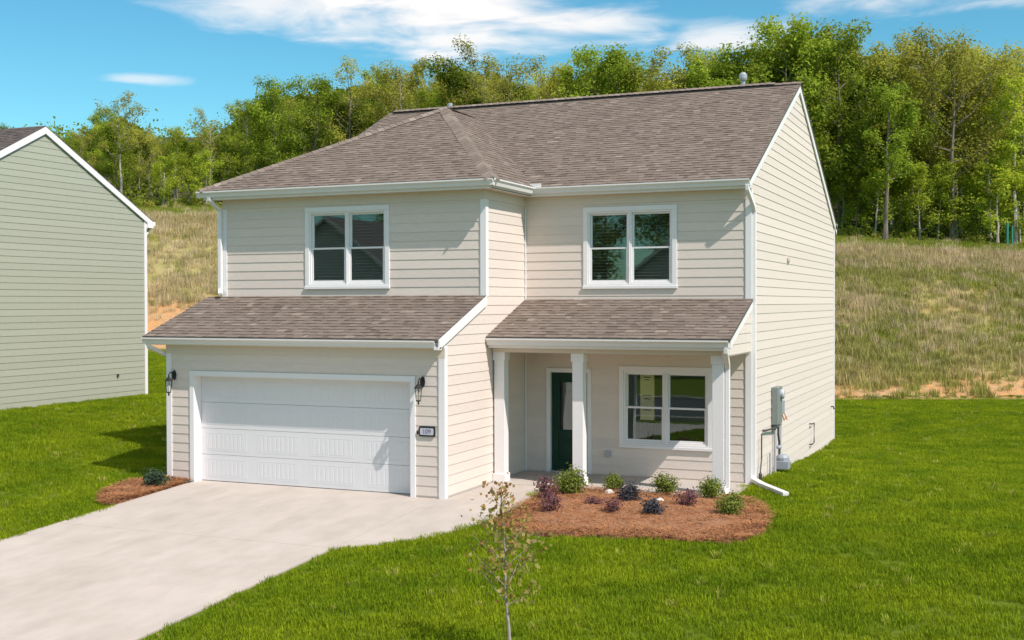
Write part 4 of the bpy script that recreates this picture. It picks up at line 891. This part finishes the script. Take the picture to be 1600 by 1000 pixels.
def scatter(name, cells, inst, density, seed, smin, smax, label=None):
    """one countless-blade object: a sheet of cells scattered with tufts"""
    b = MB(); dn = []
    for (p, d) in cells: b.quad(*p); dn.append(d)
    me = bpy.data.meshes.new(name); me.from_pydata(b.v, [], b.f); me.update(); a = me.attributes.new('density', 'FLOAT', 'FACE'); a.data.foreach_set('value', [d*density for d in dn])
    o = bpy.data.objects.new(name, me); COL.objects.link(o); o['kind'] = 'stuff'
    ng = bpy.data.node_groups.new(name, 'GeometryNodeTree'); ng.interface.new_socket('Geometry', in_out='INPUT', socket_type='NodeSocketGeometry'); ng.interface.new_socket('Geometry', in_out='OUTPUT', socket_type='NodeSocketGeometry')
    N, L = ng.nodes, ng.links; gi, go2 = N.new('NodeGroupInput'), N.new('NodeGroupOutput'); dp = N.new('GeometryNodeDistributePointsOnFaces'); dp.inputs['Seed'].default_value = seed
    at = N.new('GeometryNodeInputNamedAttribute'); at.data_type = 'FLOAT'; at.inputs['Name'].default_value = 'density'; L.new(at.outputs['Attribute'], dp.inputs['Density'])
    L.new(gi.outputs[0], dp.inputs['Mesh']); jn = N.new('GeometryNodeJoinGeometry'); k = len(inst); prev = dp.outputs['Points']
    for i, io in enumerate(inst):
        ip = N.new('GeometryNodeInstanceOnPoints'); oi = N.new('GeometryNodeObjectInfo'); oi.inputs['Object'].default_value = io; oi.inputs['As Instance'].default_value = True
        rr = N.new('FunctionNodeRandomValue'); rr.data_type = 'FLOAT_VECTOR'; rr.inputs['Min'].default_value = (-.08, -.08, 0); rr.inputs['Max'].default_value = (.08, .08, 6.283); rr.inputs['Seed'].default_value = seed+i
        rs = N.new('FunctionNodeRandomValue'); rs.data_type = 'FLOAT'; rs.inputs[2].default_value = smin; rs.inputs[3].default_value = smax; rs.inputs['Seed'].default_value = seed+9+i
        sel = N.new('FunctionNodeRandomValue'); sel.data_type = 'INT'; sel.inputs[4].default_value = 0; sel.inputs[5].default_value = k-1; sel.inputs['Seed'].default_value = seed+77
        cmp_ = N.new('FunctionNodeCompare'); cmp_.data_type = 'INT'; cmp_.operation = 'EQUAL'; cmp_.inputs[3].default_value = i; L.new(sel.outputs[2], cmp_.inputs[2])
        L.new(prev, ip.inputs['Points']); L.new(oi.outputs['Geometry'], ip.inputs['Instance']); L.new(rr.outputs[0], ip.inputs['Rotation']); L.new(rs.outputs[1], ip.inputs['Scale']); L.new(cmp_.outputs[0], ip.inputs['Selection']); L.new(ip.outputs[0], jn.inputs[0])
    L.new(jn.outputs[0], go2.inputs[0]); md = o.modifiers.new('scatter', 'NODES'); md.node_group = ng; return o
def in_view(x, y, m=.06):
    u, w = to_uw(x, y)
    return w > 8 and abs(u/w) < .433+m and True
HOUSE_FOOT = [(XL, -G_), (XB, -G_), (XB, -1.75), (.06, -1.75), (.06, 0), (.02, D_), (XL, D_)]
DRIVE = [(DX0-.02, -17.3), (DX1+.02, -17.3), (DX1+.02, -3.4), (DX0-.02, -3.4)]
WALKP = WALK_FRONT+[(-4.62, -1.7), (-4.9, -3.8)]
def lawn_cells():
    out = []; s = .2; r = random.Random(3)
    for i in range(-34*5, 30*5):
        for j in range(-18*5, 42*5):
            x, y = i*s+s/2, j*s+s/2
            if not in_view(x, y): continue
            u, w = to_uw(x, y)
            if w > toe(u)+.4 or w < 11: continue
            if -11.5 < x < 1.4 and -17.5 < y < 11.5 and (inside((x, y), HOUSE_FOOT) or inside((x, y), DRIVE) or inside((x, y), WALKP) or inside((x, y), BED) or inside((x, y), BED2)): continue
            if x < -19.98 and -1.6 < y < 6.7: continue
            if x < -21 and -1.6 < y < 8: continue
            if -10.6 < x < -1 and y > -1 and y < 40 and u/w < .12 and y > 0 and x > -10.2: continue      # wholly behind the house
            nn = noise.noise((x*.55, y*.55, 2))+.5*noise.noise((x*1.9, y*1.9, 8)); dens = (1.15 if nn > -.25 else .85)*(1.0 if w < 20 else .8 if w < 30 else .55)
            out.append(([(x-s/2, y-s/2, ground_z(x-s/2, y-s/2)), (x+s/2, y-s/2, ground_z(x+s/2, y-s/2)), (x+s/2, y+s/2, ground_z(x+s/2, y+s/2)), (x-s/2, y+s/2, ground_z(x-s/2, y+s/2))], dens))
    return out
lt = [tuft('grass_tuft', 90, .14, .062, .008, i, 'lawn_blade', .9) for i in range(3)]
LC = lawn_cells()
scatter('lawn_grass', LC, lt, 46, 4, .6, 1.25)
leaf_mat('weed_blade', (.30, .36, .03), (.40, .36, .09), .3, 1.2, .3, .8)
scatter('lawn_weeds', LC, [tuft('weed_tuft', 26, .06, .10, .012, 70+i, 'weed_blade', 1.0) for i in range(2)], 1.0, 14, .5, 1.2)
def bank_cells(sel):
    out = []; s = .8
    for i in range(-70, 70):
        for j in range(0, 60):
            u = i*s*.9; w = 44+j*s
            x, y = from_uw(u, w); t = (w-toe(u))/20
            if t < -.01 or t > 1.5 or abs(u/w) > .47: continue
            d = sel(x, y, u, w, t)
            if d <= .02: continue
            P = [from_uw(u+a*s*.5, w+c*s*.5) for a, c in ((-1, -1), (1, -1), (1, 1), (-1, 1))]
            out.append(([(p[0], p[1], ground_z(*p)) for p in P], d))
    return out
def n2(x, y, s, o=0): return noise.noise((x*s, y*s, o))
def green_d(x, y, u, w, t):
    left = smooth(0, -12, u)
    d = smooth(-.03, .12, t+.10*n2(x, y, .5))*(1-smooth(.86, 1.0, t+.06*n2(x, y, .3, 4)))*(.55+.9*n2(x, y, .22, 2)+.4)
    d *= 1-.85*left
    d *= .35+.95*smooth(-.22, .12, n2(x, y, .16, 11)+.06*n2(x, y, .8, 3))
    if u < -6: d *= smooth(.13, .32, t+.1*n2(x, y, .5, 1))
    return 0 if t > 1.0 else max(0, min(1.5, d))
def meadow_d(x, y, u, w, t): return 0 if t < .97 or t > 1.42 else .9
def straw_d(x, y, u, w, t):
    d = smooth(.0, .25, t+.15*n2(x, y, .4, 7))*(.42-.8*n2(x, y, .22, 2)+.35*smooth(0, -12, u)); d += .9*smooth(.74, .9, t)*(1-smooth(1.0, 1.05, t))
    if u < 2: d *= 1.5*smooth(.1, .32, t)
    if u < -6: d *= smooth(.13, .32, t+.1*n2(x, y, .5, 1))/1.5
    if u > 3: d *= .55+1.3*smooth(-.05, .22, n2(x, y, .16, 31)+.05*n2(x, y, .8, 3)); d += 1.2*smooth(.76, .88, t)*(1-smooth(.97, 1.02, t))*smooth(10, 16, u)
    if t > 1.03: d = .03
    return max(0, min(1.8, d))
bt = [tuft('bank_tuft', 70, .40, .36, .022, 20+i, 'bank_blade', .6) for i in range(2)]
st = [tuft('straw_tuft', 60, .36, .46, .020, 30+i, 'straw_blade', .55) for i in range(2)]
scatter('bank_grass', bank_cells(green_d), bt, 6.5, 5, .5, 1.15)
scatter('meadow_grass', bank_cells(meadow_d), [tuft('meadow_tuft', 70, .4, .16, .02, 50+i, 'meadow_blade', .7) for i in range(2)], 8., 8, .6, 1.2)
scatter('dry_grass', bank_cells(straw_d), st, 5.0, 6, .5, 1.2)

# ------------------------------------------------------------------ pine straw and planting
def needles(poly, n, seed):
    r = random.Random(seed); b = MB(); xs = [p[0] for p in poly]; ys = [p[1] for p in poly]
    while len(b.f) < n:
        x, y = r.uniform(min(xs), max(xs)), r.uniform(min(ys), max(ys))
        if not inside((x, y), poly): continue
        q = r.random()*6.283; l = r.uniform(.05, .12); z = bed_z(x, y)-.02+.05*noise.noise((x*2.2, y*2.2, 0))+r.uniform(0, .035); dx, dy = l*math.cos(q), l*math.sin(q); w = .004; h = r.uniform(-.015, .03)
        b.quad((x-dy/l*w, y+dx/l*w, z), (x+dy/l*w, y-dx/l*w, z), (x+dx+dy/l*w, y+dy-dx/l*w, z+h), (x+dx-dy/l*w, y+dy+dx/l*w, z+h))
    b.tone = [0.]*len(b.f); o = b.build('pine_straw', pine_m); o['kind'] = 'stuff'
pine_m = leaf_mat('pine_needle', (.37, .165, .072), (.47, .23, .105), .15, 2., .0, .85)
needles(BED, 26000, 1); needles(BED2, 7000, 2)
leaf_mat('boxwood_leaf', (.11, .16, .02), (.24, .27, .05), .25, 9., .1); leaf_mat('purple_leaf', (.13, .05, .07), (.20, .09, .09), .2, 9., .1); leaf_mat('slate_leaf', (.045, .055, .06), (.07, .06, .075), .15, 9., .1)
def shrub_proto(name, seed, R, Hh, n, leaf, lmat, cat, loose=.3, upright=0):
    r = random.Random(seed); root = empty(name, (0, 0, 0), None, cat); s = MB(); c = MB(); tips = []
    for k in range(16):
        q = k*2.4+r.random(); f = r.uniform(.15, 1); e = Vector((math.cos(q)*R*f*.75, math.sin(q)*R*f*.75, Hh*(.95-.45*f)*r.uniform(.75, 1.15+upright))); s.tube([(0, 0, -.03), (e.x*.4, e.y*.4, e.z*.55), e], [.008, .006, .003], 5, cap=False); tips.append(e)
    for i in range(n):
        p = tips[i % 16]; a = Vector((r.gauss(0, 1), r.gauss(0, 1), r.gauss(0, 1))).normalized()*R*.42*r.random()**.5*(1+loose*r.random()); o = p*(r.random()**.35)+a
        if o.z < .015: o.z = .01+r.random()*.08
        nrm = (a.normalized()+Vector((r.uniform(-.8, .8), r.uniform(-.8, .8), r.uniform(0, 1)))).normalized(); X = nrm.cross(Vector((r.uniform(-1, 1), .2, r.uniform(-1, 1)))).normalized(); Y = nrm.cross(X); l = leaf*r.uniform(.6, 1.3); c.quad(o-X*l*.5, o+Y*l*.28+nrm*l*.1, o+X*l*.5, o-Y*l*.28+nrm*l*.1)
    s.build('stem', 'bark', root); c.tone = [0.]*len(c.f); c.build('foliage', lmat, root); return root
SH = {'g': shrub_proto('shrub', 1, .30, .36, 1700, .042, 'boxwood_leaf', 'shrub'), 'p': shrub_proto('shrub', 2, .26, .27, 620, .045, 'purple_leaf', 'shrub', .8, .5), 'd': shrub_proto('shrub', 3, .24, .26, 800, .045, 'slate_leaf', 'shrub', .3)}
first = set()
def shrub(k, x, y, s, label, group=None, sq=1.):
    z = bed_z(x, y)-.01; p = SH[k]; rz = rnd.random()*6; sc = (s, s, s*sq)
    if k in first: return copy_tree(p, (x, y, z), rz, sc, label, 'shrubs planted in the mulch beds')
    first.add(k); p.location = (x, y, z); p.rotation_euler = (0, 0, rz); p.scale = sc; tag(p, label, None, 'shrubs planted in the mulch beds'); return p
shrub('g', -2.66, -2.60, 1.28, 'largest green shrub, in the mulch in front of the middle porch post')
shrub('g', -2.10, -1.98, .86, 'small green shrub close behind the big one, against the porch edge')
shrub('g', -1.16, -1.98, 1.0, 'green shrub against the porch edge below the lower window')
shrub('g', -.24, -2.12, 1.0, 'green shrub at the foot of the right-hand porch post')
shrub('g', .44, -3.60, 1.0, 'green shrub alone at the right end of the mulch bed')
shrub('d', -1.47, -2.98, 1.15, 'dark slate-leaved shrub behind the middle of the mulch bed')
shrub('d', -.75, -4.05, 1.0, 'dark slate-leaved shrub nearest the lawn in the middle of the bed')
shrub('p', -.42, -3.10, .9, 'dark purple shrub left of the right-hand green shrub')
shrub('p', -1.40, -4.12, .75, 'purple shrub near the front edge of the bed, left of the slate one')
shrub('p', -1.92, -3.62, .8, 'low sparse purple plant in the middle of the mulch', sq=.55)
shrub('p', -2.92, -3.30, .85, 'tall thin purple shrub at the left end of the bed by the walk', sq=1.5)
shrub('p', -2.42, -4.30, .95, 'spreading reddish purple shrub at the front left of the bed')
leaf_mat('bluish_leaf', (.04, .075, .05), (.07, .10, .045), .15, 9., .1)
s_ = shrub_proto('shrub', 5, .28, .30, 700, .055, 'bluish_leaf', 'shrub'); s_.location = (-10.38, -4.50, bed_z(-10.4, -4.5)); tag(s_, 'dark bluish green shrub in the small mulch bed left of the garage')
s_.scale = (1.1, 1.0, 1)
for (x, y, lb) in ((-2.02, -2.42, 'pale stone lying between the two rear green shrubs'), (-.93, -2.98, 'pale stone lying beside the dark purple shrub')):
    b = MB(); r = random.Random(int(-x*10)); b.lathe((0, 0, 0), [(.045, -.02), (.07, .01), (.06, .05), (.02, .075)], 7); b.v = [(px*r.uniform(.8, 1.3)+x, py*r.uniform(.8, 1.2)+y, pz+bed_z(x, y)) for px, py, pz in b.v]; o = b.build('stone', 'stone'); tag(o, lb, 'stone')

# young street tree in the foreground
def sapling():
    bx, by = -.42, -10.72; z0 = ground_z(bx, by); r = random.Random(41); root = empty('sapling', (bx, by, z0), 'thin young tree with sparse bronze and olive leaves in the front lawn', 'tree')
    Ht = 1.83; tr = [Vector((bx+.012*math.sin(i*1.3)-.035*i/10*0-.0*i, by, z0+Ht*i/10)) for i in range(11)]
    for i, p in enumerate(tr): p.x += -.16*(i/10)*.6
    MB().tube(tr, [.021*(1-.75*i/10) for i in range(11)], 7).build('trunk', 'twig', root)
    leaves = []
    for k in range(24):
        f = .30+.68*k/23; p = tr[int(f*10)].lerp(tr[min(10, int(f*10)+1)], f*10-int(f*10)); q = k*2.4+r.random(); ln = (.54-.55*abs(f-.48))*r.uniform(.6, 1.0) if f < .8 else .18*r.uniform(.6, 1.2)
        d = Vector((math.cos(q), math.sin(q)*.8, r.uniform(.5, 1.1))).normalized(); m = p+d*ln*.5; e = p+d*ln+Vector((0, 0, .03)); MB().tube([p, m, e], [.007*(1.3-f), .005*(1.3-f), .002], 5).build('branch', 'twig', root)
        for j in range(32 if f < .75 else 14):
            o = p.lerp(e, r.uniform(.25, 1.12))+Vector((r.gauss(0, .06), r.gauss(0, .06), r.gauss(0, .06))); leaves.append((o, f))
    for i in range(46): leaves.append((tr[10]+Vector((r.gauss(0, .06), r.gauss(0, .06), r.uniform(-.32, .06))), 1))
    mb = {'leaf_bronze': MB(), 'sap_olive': MB()}
    for o, f in leaves:
        b = mb['leaf_bronze' if (r.random() < .7 if f > .72 else r.random() < .35) else 'sap_olive']; nrm = Vector((r.uniform(-1, 1), r.uniform(-1, .4), r.uniform(-.2, 1))).normalized(); X = nrm.cross(Vector((r.uniform(-1, 1), .2, r.uniform(-1, 1)))).normalized(); Y = nrm.cross(X); l = r.uniform(.032, .066)
        b.quad(o-X*l*.5, o+Y*l*.42-X*l*.05, o+X*l*.25+Y*l*.18, o+X*l*.6, o+X*l*.25-Y*l*.18, o-Y*l*.42-X*l*.05)
    for k, b in mb.items(): b.tone = [0.]*len(b.f); q = b.build('foliage', k, root); q['kind'] = 'stuff'
leaf_mat('sap_olive', (.30, .29, .07), (.40, .31, .12), .45, 4., 0)
sapling()

# green marker post at the wood's edge
def marker():
    w = wedge(1581)+7.2; u = (1581-800)/FPX*w; x, y = from_uw(u, w); z = ground_z(x, y); o = MB().tube([(x, y, z-.2), (x, y, z+1.25)], .06, 8).tube([(x-.28, y+.05, z-.2), (x-.28, y+.05, z+1.45)], .09, 8).build('marker_post', 'post_green'); tag(o, 'green plastic tree guard at the foot of the pale tree at far right', 'tree guard')
marker()
